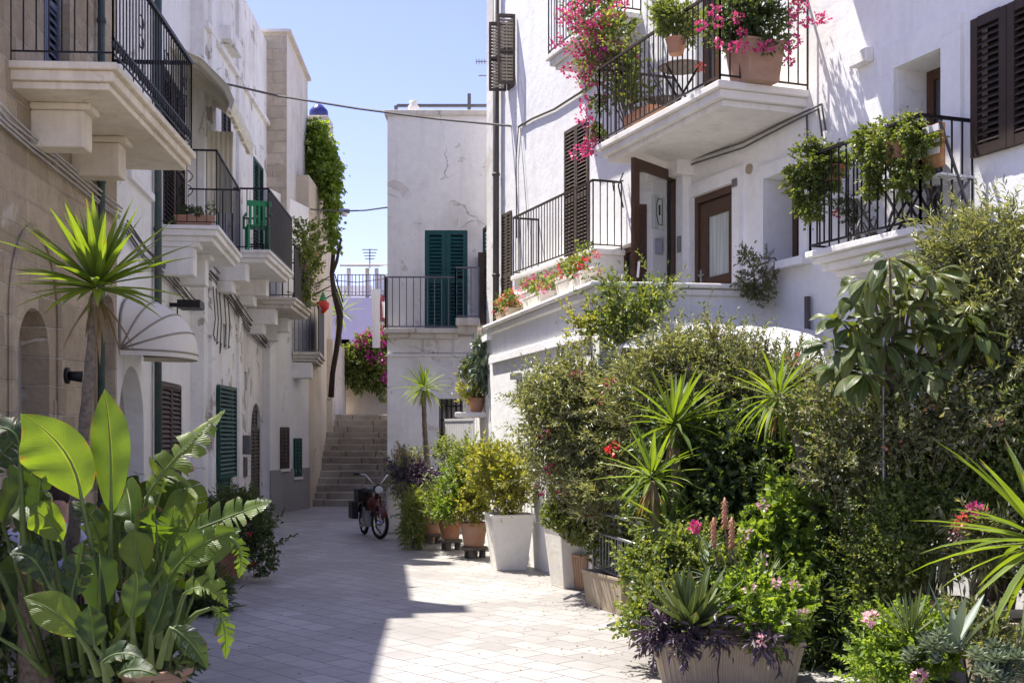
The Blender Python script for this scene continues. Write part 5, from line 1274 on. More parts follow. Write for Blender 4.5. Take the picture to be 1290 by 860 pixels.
# pot plant on the second balcony
q = W2.pt(W2.S(197)+.08, zb+0, .5)
def trough_plant(nm, label, loc, w, h, mat, leafm, fl=None, rot=0, n=700, ll=.05, d=.18, sp=.12):
    t = thing(nm, label, 'potted plant', loc, rot=rot, local=True); mb = MB(); lv = []
    for (k,z) in ((.88,0),(1,h-.03),(1.05,h-.03),(1.05,h),(.95,h),(.94,h-.03)): lv += [(-w/2*k,-d/2*k,z),(w/2*k,-d/2*k,z),(w/2*k,d/2*k,z),(-w/2*k,d/2*k,z)]
    mb.add(lv, [(3,2,1,0)]+[(4*i+k,4*i+(k+1)%4,4*i+4+(k+1)%4,4*i+4+k) for i in range(5) for k in range(4)]+[(20,21,22,23)]); mb.build('trough', M[mat], t, bevel=.006)
    bl = [((x,0,h+sp*.6),(w/5,d*.75,sp)) for x in np.linspace(-w*.4,w*.4,4)]
    (V,FF),cs = bush_np(bl, n, ll, ll*.55, 14, sp*.5); build_np('foliage', V, FF, M[leafm], t)
    if fl:
        for c,r in bl:
            for _ in range(8): V,FF = flowers_np([np.array(c)+rdir(1)[0]*np.array(r)*1.05], 16, .035, .03,.026); build_np('flower_head', V, FF, M[fl], t)
    return t
zbal2 = W2.Z(277,285,.91); q = W2.pt(W2.S(197)+.22, zbal2+.001, .52)
trough_plant('window_box', 'terracotta trough of small dark plants on the balcony above the dome awning', tuple(q), .55,.17,'terra','lf_dark', n=500, rot=R(5))
# plants on the fourth balcony
q = W3.pt(W3.L-1.6, zc2+1.05, 1.12)
bl = [((q.x,q.y+dy,q.z+dz),(.2,.3,.3)) for dy,dz in ((-.4,.1),(.3,-.2),(.9,.15),(.2,-.75),(-.2,.45))]
bush('balcony_creeper', 'untidy creeper clinging to the far dark balcony railing', 'climber', bl, 2200, .09,.05,'lf_mid', base=(q.x-.3,q.y,zc2), flowers=[('fl_pale',pick(bl,6),14,.05,.05)])
q = P(392,331,27.0); pot_round('hanging_pot', 'terracotta pot hooked on top of the far dark balcony railing', 'plant pot', tuple(q), .17,.24)
c = P(407,386,29.5); t = thing('hanging_ornament', 'small red and green ornament dangling beside the vine trunk', 'ornament', tuple(c)); mb = MB(); mb.lathe([(.0,-.2),(.14,-.05),(.16,.08),(.06,.16)], c, 12); mb.build('body', M['fl_red'], t, smooth=True); mb = MB(); mb.lathe([(.1,.14),(.02,.36)], c, 8); mb.build('cap', M['plastic_gr'], t)
# vine: dark trunk and hanging foliage
t = thing('vine', 'old vine with a dark twisted trunk and bright foliage hanging from the ochre house', 'vine', tuple(P(417,498,31.6)))
mb = MB(); pts = [P(x,y,d) for x,y,d in ((417,500,31.2),(419,470,31.1),(424,440,31.0),(428,412,31.0),(428,395,30.9),(421,370,31),(418,345,31),(420,320,31),(416,290,31.2),(414,250,31.4),(410,210,31.5))]
mb.tube(pts, [.08,.07,.07,.075,.09,.07,.06,.055,.05,.045,.03], 8); mb.tube([pts[6],P(424,330,30.8),P(430,300,30.8)], [.06,.05,.03], 6); mb.build('trunk', M['bark_d'], t, smooth=True)
bl = [BL(402,178,31.3,11,16,.35),BL(409,200,31.2,14,18,.4),BL(415,222,31.1,11,16,.4),BL(420,248,31,6,18,.3),BL(418,276,31,5,16,.3),BL(397,163,31.5,7,9,.3),BL(421,300,30.9,5,14,.25),BL(396,205,31.4,6,18,.3),BL(412,235,31.2,6,10,.3)]
(V,FF),cs = bush_np(bl, 5200, .13,.10, 16,.16, updir=-.3, wisps=.2); build_np('foliage', V, FF, M['lf_bright'], t)
# spiky tuft and creeper over the cross wall
bl = [BL(428+8*k,[456,460,462,464,460,462,458,462][k],37.6,7,[20,26,30,34,26,32,36,42][k],.3) for k in range(8)]
bush('hanging_creeper', 'dense green creeper hanging over the wall at the head of the steps', 'climber', bl, 11000, .13,.08,'lf_mid', base=tuple(P(460,440,38.0)), updir=-.5, stems=4)
bl = [BL(462,432,37.6,14,12,.4),BL(476,440,37.5,12,22,.4),BL(484,455,37.4,8,26,.4),BL(487,415,37.5,6,16,.4)]
bush('bougainvillea', 'magenta bougainvillea spilling over the cross wall beyond the steps', 'bougainvillea', bl, 2600, .12,.08,'lf_mid', base=tuple(P(470,445,38.3)), flowers=[('fl_mag',pick(bl,34),16,.13,.09)])
c = P(427,395,37); rosette('yucca', 'small distant yucca head showing above the wall by the vine trunk', 'yucca', tuple(c), tuple(P(426,440,37.2)), n=36, L=1.0, W=.08, trunk=.08)

# ---- middle group by the terrace wall
y1 = P(534,492,21.0); rosette('yucca', 'slender small yucca on a thin trunk before the end house', 'yucca', tuple(y1), (P(546,0,20.6).x,20.8,.5), n=54, L=.52, W=.05, elev=(-45,85), droop=.6, trunk=.045, tr_mid=tuple(P(537,570,20.9)))
bl = [BL(505,600,21.8,18,30,.4), BL(520,640,20.6,16,34,.4), BL(515,585,22.2,20,18,.4)]
bush('mixed_shrub', 'loose leggy shrub behind the pier next to the moped', 'shrub', bl, 4200, .07,.028,'lf_olive', base=(P(512,0,21).x,21.0,0), flowers=[('fl_orange',pick(bl,5),16,.07,.05)])
bl = [BL(520,598,20.2,26,12,.3), BL(532,610,19.9,14,10,.3)]
bush('tradescantia', 'dark purple-leaved plant in front of the slender yucca', 'plant', bl, 1500, .09,.03,'lf_purple', base=(P(530,0,20).x,20.0,.4), stems=5)
c = P(541,0,20.2); pot_round('terracotta_pot', 'terracotta pot at the foot of the slender yucca', 'plant pot', (c.x,20.6,.0), .22,.75,'terra_p')
bl = [BL(520,655,19.0,13,28,.25), BL(528,635,19.2,14,18,.25)]
bush('spider_plant', 'grassy arching plant drooping to the paving left of the terracotta pots', 'plant', bl, 1500, .15,.018,'lf_mid', base=(P(524,0,19).x,19.0,0), updir=-.2)
bl = [BL(548,640,18.6,15,24,.3)]; bush('privet_ball', 'green bushy plant in the farthest terracotta pot of the row', 'shrub', bl, 1900, .05,.03,'lf_mid', base=(P(544,0,18.8).x,18.8,.42))
bl = [BL(574,610,18.0,22,30,.35), BL(566,640,17.9,18,20,.3)]; bush('privet_ball', 'bright yellow-green leafy shrub in the middle terracotta pot', 'shrub', bl, 5200, .05,.03,'lf_bright', base=(P(567,0,18.1).x,18.2,.45), cr=.09)
bl = [BL(594,640,17.6,20,22,.3), BL(604,622,17.5,16,20,.3)]; bush('privet_ball', 'yellowish shrub in the terracotta pot touching the white planter', 'shrub', bl, 3800, .055,.03,'lf_yel', base=(P(597,0,17.7).x,17.75,.48), cr=.09)
bl = [BL(628,590,16.4,36,34,.4), BL(650,600,16.2,20,30,.35), BL(605,585,16.7,22,24,.35), BL(640,625,16.2,26,18,.3)]
bush('croton', 'leggy variegated shrub with yellow-edged leaves in the left white planter', 'shrub', bl, 6500, .075,.03,'lf_yel', base=(gp(641,716)[0],gp(641,716)[1],.7), cr=.10, stems=16)
bl = [BL(612,590,17.4,24,26,.35), BL(590,575,18.0,18,16,.3), BL(560,570,19.3,16,14,.3)]
bush('mixed_shrub', 'olive-green shrub filling the gap behind the white planter', 'shrub', bl, 4200, .06,.028,'lf_mid', base=(P(600,0,17.6).x,17.7,0))
# plants on the terrace end
bl = [BL(609,440,19.9,14,24,.3), BL(614,462,19.7,12,20,.3), BL(600,450,20.1,10,12,.2)]
bush('hanging_succulent', 'dark limp succulent hanging down the left end of the terrace wall', 'succulent', bl, 1700, .16,.05,'lf_grey', base=tuple(P(608,412,20.3)), updir=-1.4, out=.3, stems=4)
q = P(600,500,20.0); pot_round('terracotta_pot', 'terracotta pot with a yellowish plant on the ledge below the hanging succulent', 'plant pot', (q.x,q.y,q.z-.25), .15,.24); bl=[BL(596,490,20.0,16,16,.25)]
t=thing('wall_ledge','small white ledge carrying the yellowish potted plant','ledge',(q.x,q.y,q.z-.3)); mb=MB(); mb.box(q.x-.35,q.x+.35,q.y-.25,q.y+.6,q.z-.34,q.z-.255); mb.build('shelf',M['slab'],t,bevel=.02)
bush('sedum', 'round yellow-orange plant in the pot on the little ledge', 'plant', bl, 1500, .06,.035,'lf_yel', base=(q.x,q.y,q.z-.02))
zt_ = 3.581
def cop(px, off=-.08): s = WT.S(px,off); return tuple(WT.pt(s, zt_, off))
ang = math.atan2(WT.u.y, WT.u.x)
trough_plant('flower_trough', 'trough overflowing with coral geraniums, farthest along the terrace coping', cop(640), .9,.16,'beige','lf_mid','fl_coral',ang,900,.05,.2,.17)
trough_plant('flower_trough', 'greyish trough of pink and white geraniums in the middle of the terrace coping', cop(678), 1.0,.2,'canvas_g','lf_mid','fl_pink',ang,900,.05,.2,.16)
trough_plant('flower_trough', 'pale trough of dark red geraniums at the corner of the terrace coping', cop(725), 1.15,.22,'canvas_g','lf_mid','fl_red',ang,1100,.05,.2,.17)
bl = [BL(790,385,13.35,38,24,.22), BL(800,415,13.3,36,26,.25), BL(770,400,13.3,28,16,.2), BL(830,370,13.4,16,14,.2), BL(795,440,13.2,26,20,.25)]
bush('climbing_shrub', 'airy light-leaved climber scrambling over the terrace corner', 'climber', bl, 3000, .075,.032,'lf_mid', base=(P(795,0,13.3).x,13.3,0), wisps=.25, cr=.16)
bl = [BL(735,415,13.55,14,18,.15)]; bush('climbing_shrub', 'wispy light-green sprigs growing against the sunlit terrace wall', 'climber', bl, 500, .06,.03,'lf_yel', base=(P(745,0,13.2).x,13.2,0), wisps=.4, stems=3)
# shrub on the window sill, hanging baskets on the near balcony
q = WF.pt(WF.S(983), WF.Z(983,352), .32)
bl = [((q.x,q.y,q.z),(.22,.18,.3))]; bush('sill_shrub', 'dry olive-green bush hanging below the window sill by the drainpipe', 'shrub', bl, 1500, .05,.022,'lf_olive', base=tuple(WF.pt(WF.S(986),H['win'][2],.1)), cr=.08)
def basket(lb, px, py, blobs, d, n):
    q = P(px,py,d); t = bush('hanging_basket', lb, 'hanging plant', blobs, n, .036,.028,'lf_mid' , base=tuple(q), updir=-.25, stems=4, cr=.075, wisps=.12, SL=.12)
    mb = MB(); mb.lathe([(.09,-.16),(.13,-.02),(.14,.0),(.12,.0)], q, 16); mb.build('pot_body', M['terra'], t, smooth=False)
bl = [BL(1020,208,12.1,28,26,.2), BL(1042,204,12.1,24,20,.2), BL(1012,238,12.1,20,26,.16), BL(1020,262,12.1,17,18,.14), BL(1038,230,12.1,18,20,.15)]
basket('bushy yellow-green plant trailing off the left corner of the near balcony railing', 1048,210,bl,12.1,10500)
bl = [BL(1102,178,11.15,26,22,.2), BL(1130,170,10.85,30,20,.2), BL(1157,178,10.6,22,22,.18), BL(1120,198,10.95,30,16,.12), BL(1150,212,10.65,16,22,.08), BL(1100,225,11.2,10,22,.06), BL(1135,235,10.8,8,20,.05)]
basket('wide yellow-green plant draped over the middle of the near balcony railing', 1128,182,bl,10.9,11500)
bl = [BL(1075,265,12.5,22,22,.2), BL(1098,275,12.3,18,12,.15)]; q = on(WF,1088,zB3,.35)
bush('potted_rose', 'straggly rose with red blooms standing on the near balcony floor', 'shrub', bl, 900, .05,.035,'lf_dark', base=q, flowers=[('fl_red',pick(bl,3),20,.04,.035)], cr=.09)
# ---- long upper balcony
q = WF.pt(WF.S(905,.75), zMB+.001, .72); pot_square('terracotta_planter', 'big pale terracotta planter at the corner of the long upper balcony', 'planter', tuple(WF.pt(WF.S(947,.7),zMB+.001,.66)), .19,.235,.44,'terra_p', math.atan2(WF.u.y,WF.u.x))
bl = [BL(945,20,12.95,38,24,.3), BL(965,45,12.9,30,22,.28), BL(925,40,13.1,24,20,.25), BL(950,-15,13,45,25,.3)]
bush('bougainvillea', 'dense dark bougainvillea with pink blooms over the terracotta planter', 'bougainvillea', bl, 6500, .055,.038,'lf_dark', base=tuple(WF.pt(WF.S(947,.7),zMB+.4,.66)), flowers=[('fl_pink',[P(x,y,12.6) for x,y in ((900,12),(905,28),(930,22),(935,40),(936,58),(925,60),(955,60),(968,58),(1000,15),(1012,10),(1002,30),(1015,28),(1030,24),(1038,24),(1002,52),(996,60),(994,78),(905,55),(884,32),(1005,0))],34,.052,.038),('fl_coral',[P(1000,-3,12.6),P(883,84,13.2)],30,.05,.04)])
q = P(852,30,13.6); bl = [BL(850,28,13.7,28,22,.27), BL(868,40,13.6,16,14,.2), BL(836,22,13.8,16,14,.2)]
t = bush('round_shrub', 'dense rounded dark shrub perched on the long balcony railing', 'shrub', bl, 5200, .045,.022,'lf_mid', base=tuple(P(852,60,13.6)), cr=.08, stems=5)
mb = MB(); mb.lathe([(.08,-.1),(.12,.06),(.13,.08),(.1,.08)], P(852,58,13.6), 16); mb.build('pot_body', M['terra'], t)
bl = [BL(745,25,16.6,30,36,.4), BL(770,50,16.2,30,30,.35), BL(782,95,15.9,20,26,.3), BL(800,120,15.7,22,18,.25), BL(750,80,16.2,22,18,.3), BL(740,-20,16.8,40,30,.4), BL(786,75,15.7,18,16,.3)]
fl = [P(x,y,16.0) for x,y in ((700,52),(712,18),(725,12),(722,22),(733,35),(740,60),(728,65),(745,72),(752,25),(760,26),(735,36),(750,42),(735,92),(733,104),(715,88),(748,0),(735,-5),(780,12),(786,0),(752,86),(755,115),(783,128),(720,60),(741,48),(712,25))]
fl += [P(x,y,16.1) for x,y in ((738,130),(735,147),(742,155),(744,172),(748,180),(738,190),(730,192),(744,186))]
fm = [P(x+float(RNG.normal()*7),y+float(RNG.normal()*6),15.9) for x,y in ((760,70),(770,62),(778,72),(790,70),(796,76),(768,82),(785,62),(800,66),(762,60),(775,88))]
t = bush('bougainvillea', 'huge pink and magenta bougainvillea cascading off the left end of the long balcony', 'bougainvillea', bl, 6500, .062,.045,'lf_mid', base=tuple(WF.pt(sM0+.4,zMB,.8)), flowers=[('fl_pink',fl,40,.11,.046),('fl_mag',fm,36,.09,.045)], wisps=.2)
mb = MB(); mb.tube([P(750,95,16),P(756,130,16.05),P(748,160,16.05),P(742,190,16.05)], [.012,.01,.008,.004], 5); mb.build('trailing_shoot', M['bark'], t)
bl2 = [BL(753,135,16,9,14,.1), BL(748,165,16.05,9,14,.1)]; (V,FF),_ = bush_np(bl2,260,.06,.045,8,.08); build_np('trailing_foliage', V, FF, M['lf_mid'], t)
pot_square('terracotta_planter', 'long terracotta trough at the left end of the long upper balcony', 'planter', on(WF,815,zMB,.75), .3,.34,.3,'terra', math.atan2(WF.u.y,WF.u.x), .5)
# ================================================================ the planted bank on the right
def gb(px, d, z=0): p = P(px,0,d); return (p.x, d, z)
# 1 grey-green oleander over the planters
bl = [BL(704,532,13.60,44,52,.5), BL(749,572,13.30,50,60,.55), BL(724,492,13.50,46,34,.45), BL(779,512,13.00,48,48,.5), BL(694,582,13.50,30,40,.4), BL(764,632,12.90,40,44,.5), BL(804,572,12.60,40,50,.5), BL(679,512,13.90,22,30,.3)]
bush('oleander', 'large grey-green oleander with small pink blooms arching over the plank gate', 'oleander', bl, 30000, .085,.022,'lf_ole', sf=.7, SL=.4, base=gb(728,13.7,.6), flowers=[('fl_pink',pick(bl,12),14,.06,.05)], cr=.15, stems=22, wisps=.12, r0=.016)
# 2 upper bushes in front of the canopy
bl = [BL(820,484,12.20,44,40,.45), BL(860,459,12.00,42,32,.4), BL(905,484,11.80,46,44,.45), BL(850,519,12.00,50,36,.45), BL(800,534,12.40,36,36,.4)]
bush('oleander', 'tall narrow-leaved oleander rising before the left half of the white canopy', 'oleander', bl, 17000, .085,.021,'lf_ole', sf=.75, SL=.4, base=gb(850,12.1), cr=.15, stems=18, wisps=.16, r0=.016, flowers=[('fl_pale',pick(bl,6),12,.05,.04)])
bl = [BL(950,492,11.40,44,42,.4), BL(990,482,11.20,36,34,.4), BL(1010,522,11.00,36,44,.4), BL(935,447,11.60,22,22,.25), BL(895,437,11.90,20,18,.2)]
bush('mixed_shrub', 'dry-tipped twiggy shrub rising before the right half of the white canopy', 'shrub', bl, 10000, .065,.022,'lf_olive', sf=.75, SL=.38, base=gb(965,11.4), cr=.14, stems=20, wisps=.2, flowers=[('fl_coral',pick(bl,5),12,.05,.04)])
# 3 dark mass behind the yuccas
bl = [BL(870,560,11.4,60,50,.5), BL(930,590,11.0,60,60,.5), BL(900,650,10.9,60,50,.5), BL(840,620,11.5,46,46,.5), BL(985,560,10.8,40,50,.45), BL(960,660,10.6,44,46,.45)]
bush('hibiscus', 'dark dense hibiscus filling the bank behind the yucca heads', 'shrub', bl, 21000, .075,.05,'lf_dark', base=gb(905,11.1), cr=.16, stems=20, r0=.018, flowers=[('fl_red',[P(772,565,12.0),P(1000,650,10.0)],26,.06,.05)])
bl = [BL(864,690,11.00,44,36,.45), BL(834,650,11.60,30,40,.4), BL(904,710,10.40,40,30,.4)]
bush('climbing_fig', 'mid-green leafy bush leaning over the metal barrier', 'shrub', bl, 9000, .06,.042,'lf_mid', base=gb(835,11.3), cr=.12, stems=12)
bl = [BL(722,650,13.9,30,26,.35), BL(742,668,13.6,24,22,.3), BL(705,640,14.0,18,16,.25)]
bush('geranium_bush', 'leafy geranium with one red bloom in the right white planter', 'geranium', bl, 4200, .06,.045,'lf_mid', base=gb(722,14.0,.7), cr=.09, flowers=[('fl_red',[P(749,649,13.3)],30,.06,.05),('fl_white',[P(690,632,13.8),P(707,627,13.8)],16,.04,.04)])
bl = [BL(770,696,13.25,34,20,.35), BL(795,686,12.85,30,26,.35)]
bush('geranium_bush', 'low green geranium spilling through the metal barrier bars', 'geranium', bl, 2200, .055,.042,'lf_mid', base=gb(780,12.6,.33), cr=.09)
# 4 the two bright yucca heads and the leaning one
c = P(850,500+38,10.9); rosette('yucca', 'bright spiky yucca head in the middle of the bank, higher of the close pair', 'yucca', tuple(c), gb(858,10.9), n=50, L=.62, W=.055, elev=(-25,86), droop=.36, trunk=.045)
c = P(822,606,10.5); rosette('yucca', 'bright spiky yucca head lower and left of its close neighbour', 'yucca', tuple(c), gb(850,10.6), n=38, L=.52, W=.052, elev=(-30,76), droop=.5, trunk=.045)
c = P(838,672,10.4); rosette('yucca', 'small yucca sprout with drooping blades beneath the close pair', 'yucca', tuple(c), gb(852,10.5), n=26, L=.5, W=.05, elev=(-50,70), droop=.6, trunk=.035)
c = P(980,508,10.0); rosette('yucca', 'yucca head on a leaning bare trunk before the white canopy', 'yucca', tuple(c), gb(1040,9.9), n=64, L=.50, W=.036, elev=(-65,85), droop=.7, trunk=.045, tr_mid=tuple(P(1016,600,9.95)))
# 5 rubber plant
bl = []
t = thing('rubber_plant', 'rubber plant with big glossy oval leaves below the near balcony', 'plant', gb(1128,9.7))
cs = []; Lf = []
heads = [(1075,375),(1095,350),(1120,325),(1145,340),(1165,375),(1190,395),(1060,405),(1100,395),(1135,390),(1160,415),(1200,430),(1080,435),(1065,465),(1115,430),(1215,395),(1180,445),(1150,365),(1075,410),(1090,470),(1140,450),(1205,460),(1230,420),(1110,365),(1175,345),(1050,435),(1160,470)]
mb = MB(); k0 = Vector(gb(1128,9.8))
for (x,y) in heads:
    c = P(x,y,9.25+float(RNG.normal()*.16)); jn = P(1128,520,9.4)
    mb.tube([k0.lerp(jn,.6), jn, (jn+c)/2+Vector((0,0,.1)), c], [.025,.02,.014,.008], 6)
    for k in range(12):
        az = 2.4*k+float(RNG.uniform(0,6)); el = float(RNG.uniform(-1.2,.45)); ln = float(RNG.uniform(.17,.28)); d0 = Vector((math.cos(az)*math.cos(el), math.sin(az)*math.cos(el), math.sin(el)))
        a = c+d0*.04; m = a+d0*ln*.55+Vector((0,0,.02)); e = a+d0*ln*.95+Vector((0,0,-.08))
        fc = Vector((RNG.normal()*.4, -.5, 1)).normalized(); Lf.append(broad_leaf(a,m,e,.05,tuple(fc),.25,0,8,.5,0,.15))
build_leaves('leaves', Lf, M['lf_ficus'], t); mb.build('stem', M['bark'], t, smooth=True)
mb = MB(); a = P(1113,425,9.2); mb.tube([(a.x,9.2,0),(a.x,9.2,a.z)], .012, 8); st_ = mb.build('support_stake', M['galv'], t)
# 6 upper right oleander
bl = [BL(1238,314,9.8,44,34,.4), BL(1283,324,9.6,36,40,.4), BL(1208,354,9.9,36,36,.35), BL(1258,384,9.6,50,50,.45), BL(1308,414,9.4,40,70,.45), BL(1223,434,9.7,40,50,.4), BL(1273,464,9.4,46,46,.4), BL(1178,334,10.1,22,20,.2)]
bush('oleander', 'tall pale oleander with white buds reaching the near balcony', 'oleander', bl, 17000, .095,.019,'lf_ole', sf=.8, SL=.4, base=gb(1255,9.7), cr=.15, stems=22, wisps=.2, r0=.016, flowers=[('fl_white',pick(bl,16),8,.035,.03)])
# 7 twiggy dry middle
bl = [BL(1050,522,9.65,44,40,.4), BL(1090,552,9.45,50,50,.45), BL(1150,542,9.25,50,44,.45), BL(1060,592,9.55,44,44,.45), BL(1210,532,9.05,44,40,.4)]
bush('mixed_shrub', 'dry brownish tangle of twigs and leaves under the rubber plant', 'shrub', bl, 12000, .055,.024,'lf_olive', sf=.7, SL=.36, base=gb(1110,9.6), cr=.14, stems=34, wisps=.22, flowers=[('fl_orange',pick(bl,4),12,.05,.04)])
bl = [BL(1150,565,9.7,44,24,.35), BL(1185,580,9.6,34,22,.3)]
bush('tradescantia', 'patch of purplish foliage with pale bare twigs in the bank', 'plant', bl, 2600, .06,.026,'lf_purple', base=gb(1165,9.8), cr=.1, stems=30, wisps=.3)
bl = [BL(1060,610,10.0,34,46,.4), BL(1085,650,9.8,30,36,.35), BL(1030,560,10.1,26,40,.35)]
bush('climbing_fig', 'yellow-green lobed-leaf climber beside the leaning yucca trunk', 'climber', bl, 4200, .05,.038,'lf_bright', sf=.5, base=gb(1060,10.0), cr=.13, stems=14, wisps=.2)
# 8 dense small-leaved bushes, right
bl = [BL(1140,640,9.3,50,46,.4), BL(1120,700,9.2,44,46,.4), BL(1170,690,9.2,40,44,.4), BL(1190,630,9.3,44,44,.4), BL(1105,745,9.2,34,26,.35)]
bush('jasmine_bush', 'dense small-leaved dark green bush in the middle of the right bank', 'shrub', bl, 19000, .042,.024,'lf_mid', base=gb(1145,9.4), cr=.13, stems=16)
bl = [BL(1230,560,9.3,50,46,.4), BL(1280,540,9.2,40,50,.4), BL(1270,600,9.2,44,36,.4), BL(1225,620,9.2,34,34,.35), BL(1300,480,9.3,36,40,.35)]
bush('jasmine_bush', 'dense small-leaved bush at the right edge behind the long yucca blades', 'shrub', bl, 15000, .045,.024,'lf_mid', base=gb(1262,9.4), cr=.13, stems=16)
bl = [BL(1010,700,10.2,40,44,.4), BL(1050,740,9.8,40,40,.4), BL(1040,800,9.6,50,44,.4), BL(990,640,10.4,34,40,.35), BL(1100,800,9.4,40,40,.35)]
bush('fern_clump', 'dark shaded ferny plants between the box planter and the right pots', 'plant', bl, 8000, .13,.02,'lf_dark', base=gb(1040,9.9), cr=.18, stems=10)
bl = [BL(985,640,10.0,24,26,.3), BL(1000,690,9.8,26,22,.3), BL(960,690,9.9,22,20,.25)]
bush('geranium_bush', 'round-leaved geranium with pale pink heads above the box planter', 'geranium', bl, 2200, .075,.065,'lf_bright', base=gb(985,9.9), cr=.13, flowers=[('fl_pale',[P(962,637,9.6),P(940,672,9.6),P(960,706,9.4)],22,.04,.032)])
# slatted garden fence glimpsed behind
W = Wall((1040,10.9),(1130,10.7)); t = thing('board_fence', 'weathered upright board fence glimpsed through the bank', 'fence', W.pt(0,0))
mb = MB(); n = 9
for k in range(n): a = W.L*k/n; W.box(mb, a+.012, a+W.L/n-.012, 0, 1.75, 0, .02)
mb.build('boards', M['wood_g'], t); mb = MB(); W.box(mb, 0, W.L, .4, .48, -.03, -.001); W.box(mb, 0, W.L, 1.4, 1.48, -.03, -.001); mb.build('rail', M['wood_g'], t)
# low facing bushes over the paving
bl = [BL(830,740,9.9,28,30,.3), BL(815,785,9.4,24,24,.28), BL(850,770,9.5,34,34,.3), BL(800,720,10.4,18,22,.25), BL(870,700,9.9,30,30,.3), BL(910,720,9.6,30,26,.3)]
bush('geranium_bush', 'leafy green bush spilling onto the paving left of the box planter', 'shrub', bl, 12000, .05,.036,'lf_mid', base=gb(845,9.7), cr=.11, stems=12)
# ---- inside the box planter
zb_ = .31; by = 8.9
c = P(872,790,8.7)
rosette('aloe', 'big aloe rosette rising from the left half of the box planter', 'aloe', (c.x,8.72,c.z-.02), (c.x,8.75,zb_), n=54, L=.44, W=.085, elev=(2,88), droop=-.12, mat='lf_aloe', trunk=0, rad0=.05)
c = P(960,745,9.0); rosette('aloe', 'smaller dark aloe rosette behind the pink geranium of the box planter', 'aloe', (c.x,9.0,c.z), (c.x,9.0,zb_), n=30, L=.3, W=.035, elev=(5,88), droop=.1, mat='lf_aloe', trunk=.02)
bl = [BL(950,768,8.75,32,26,.22), BL(985,775,8.7,30,24,.22), BL(1000,750,8.9,24,20,.2), BL(935,745,9.0,22,16,.2), BL(968,795,8.6,36,12,.2)]
bush('geranium_bush', 'bright green geranium with pale pink flower heads in the box planter', 'geranium', bl, 7500, .052,.048,'lf_bright', base=(P(965,0,8.8).x,8.85,zb_), cr=.085, flowers=[('fl_pale',[P(978,733,8.55),P(1001,737,8.5),P(1011,773,8.4),P(944,741,8.6),P(960,806,8.35)],30,.033,.028)])
bl = [BL(832,797,8.75,20,9,.12), BL(862,802,8.6,28,8,.12), BL(900,800,8.55,26,7,.1), BL(850,788,8.8,18,9,.12), BL(960,806,8.5,16,5,.08)]
bush('tradescantia', 'purple trailing plant hanging over the rim of the box planter', 'plant', bl, 1150, .09,.024,'lf_purple', base=(P(870,0,8.7).x,8.75,zb_), updir=-.35, cr=.09, stems=8, wisps=.25)
mb = MB()
pts = [P(905,806,8.52),P(907,822,8.47),P(904,845,8.5),P(906,868,8.5)]; 
o = mb.tube(pts, [.008,.007,.006,.004], 5); tag(mb.build('dry_stalk', M['bark_d'], None, org=tuple(pts[0])), 'dry dark stalk hanging down the face of the box planter', 'stalk')
t = thing('aloe_flower', 'three tall aloe flower spikes standing behind the box planter', 'flower', gb(925,9.3))
for (x,y,d) in ((899,690,9.3),(913,665,9.3),(922,690,9.2)):
    a = P(x+14,740,d); b = P(x,y,d); mb = MB(); mb.tube([(a.x,d,.3), a, b], [.012,.010,.008], 6); mb.build('flower_stem', M['bark'], t)
    mb = MB(); 
    top = b+Vector((0,0,.24)); mb.tube([b, b.lerp(top,.3), b.lerp(top,.8), top], [.012,.020,.016,.006], 9)
    for k in range(40):
        q = b.lerp(top, .05+.9*k/40); az = k*2.4; mb.tube([q, q+Vector((math.cos(az)*.03,math.sin(az)*.03,-.025))], [.006,.003], 4, cap=False)
    mb.build('flower_spike', M['fl_orange'], t, smooth=True)
t = thing('carnation', 'bright pink carnation head on a slim grey-leaved stem behind the aloe', 'flower', gb(880,9.3))
c = P(876,663,9.2); V,FF = flowers_np([np.array(c)],80,.04,.028,.028); build_np('bloom', V, FF, M['fl_pink'], t); mb = MB(); mb.tube([gb(895,9.3,.3),P(890,720,9.25),c],[.01,.008,.006],5); mb.build('stem', M['stem'], t)
c = P(893,712,9.25); i = np.arange(22); az = i*2.4; el = np.radians(RNG.uniform(-10,70,22)); d = np.stack([np.cos(az)*np.cos(el),np.sin(az)*np.cos(el),np.sin(el)],1); V,FF = strap_np(np.tile(np.array(c),(22,1))+d*.02+np.array([0,0,1.])*RNG.uniform(-.12,.16,(22,1)), d, np.tile([0,0,1.],(22,1)), .18,.028,.3); build_np('leaves', V, FF, M['lf_grey'], t)
# ---- bottom right corner
bl = [BL(1130,800,8.1,34,26,.28), BL(1110,835,7.9,30,24,.25), BL(1165,795,8.0,30,22,.25), BL(1150,830,7.8,36,26,.25), BL(1185,820,7.9,22,22,.2), BL(1120,870,7.7,40,24,.25)]
bush('euphorbia', 'bright lime-green bushy plant low at the bottom right', 'plant', bl, 9500, .052,.034,'lf_bright', base=gb(1145,7.9), cr=.09, flowers=[('fl_pale',[P(1097,778,7.8),P(1158,850,7.4)],44,.04,.036),('fl_yel' if False else 'lf_yel',pick(bl,8),30,.03,.03)])
c = P(1148,806,7.7); rosette('agave', 'dark spiky agave poking out of the lime-green plant', 'agave', tuple(c), gb(1148,7.75), n=34, L=.30, W=.032, elev=(0,88), droop=.05, mat='lf_aloe', trunk=.02)
c = P(1205,822,7.4); rosette('agave', 'single upright broad agave blade leaning left at the bottom right', 'agave', tuple(c), (c.x,7.45,c.z), n=6, L=.40, W=.085, elev=(45,80), droop=.05, mat='lf_grey', trunk=0)
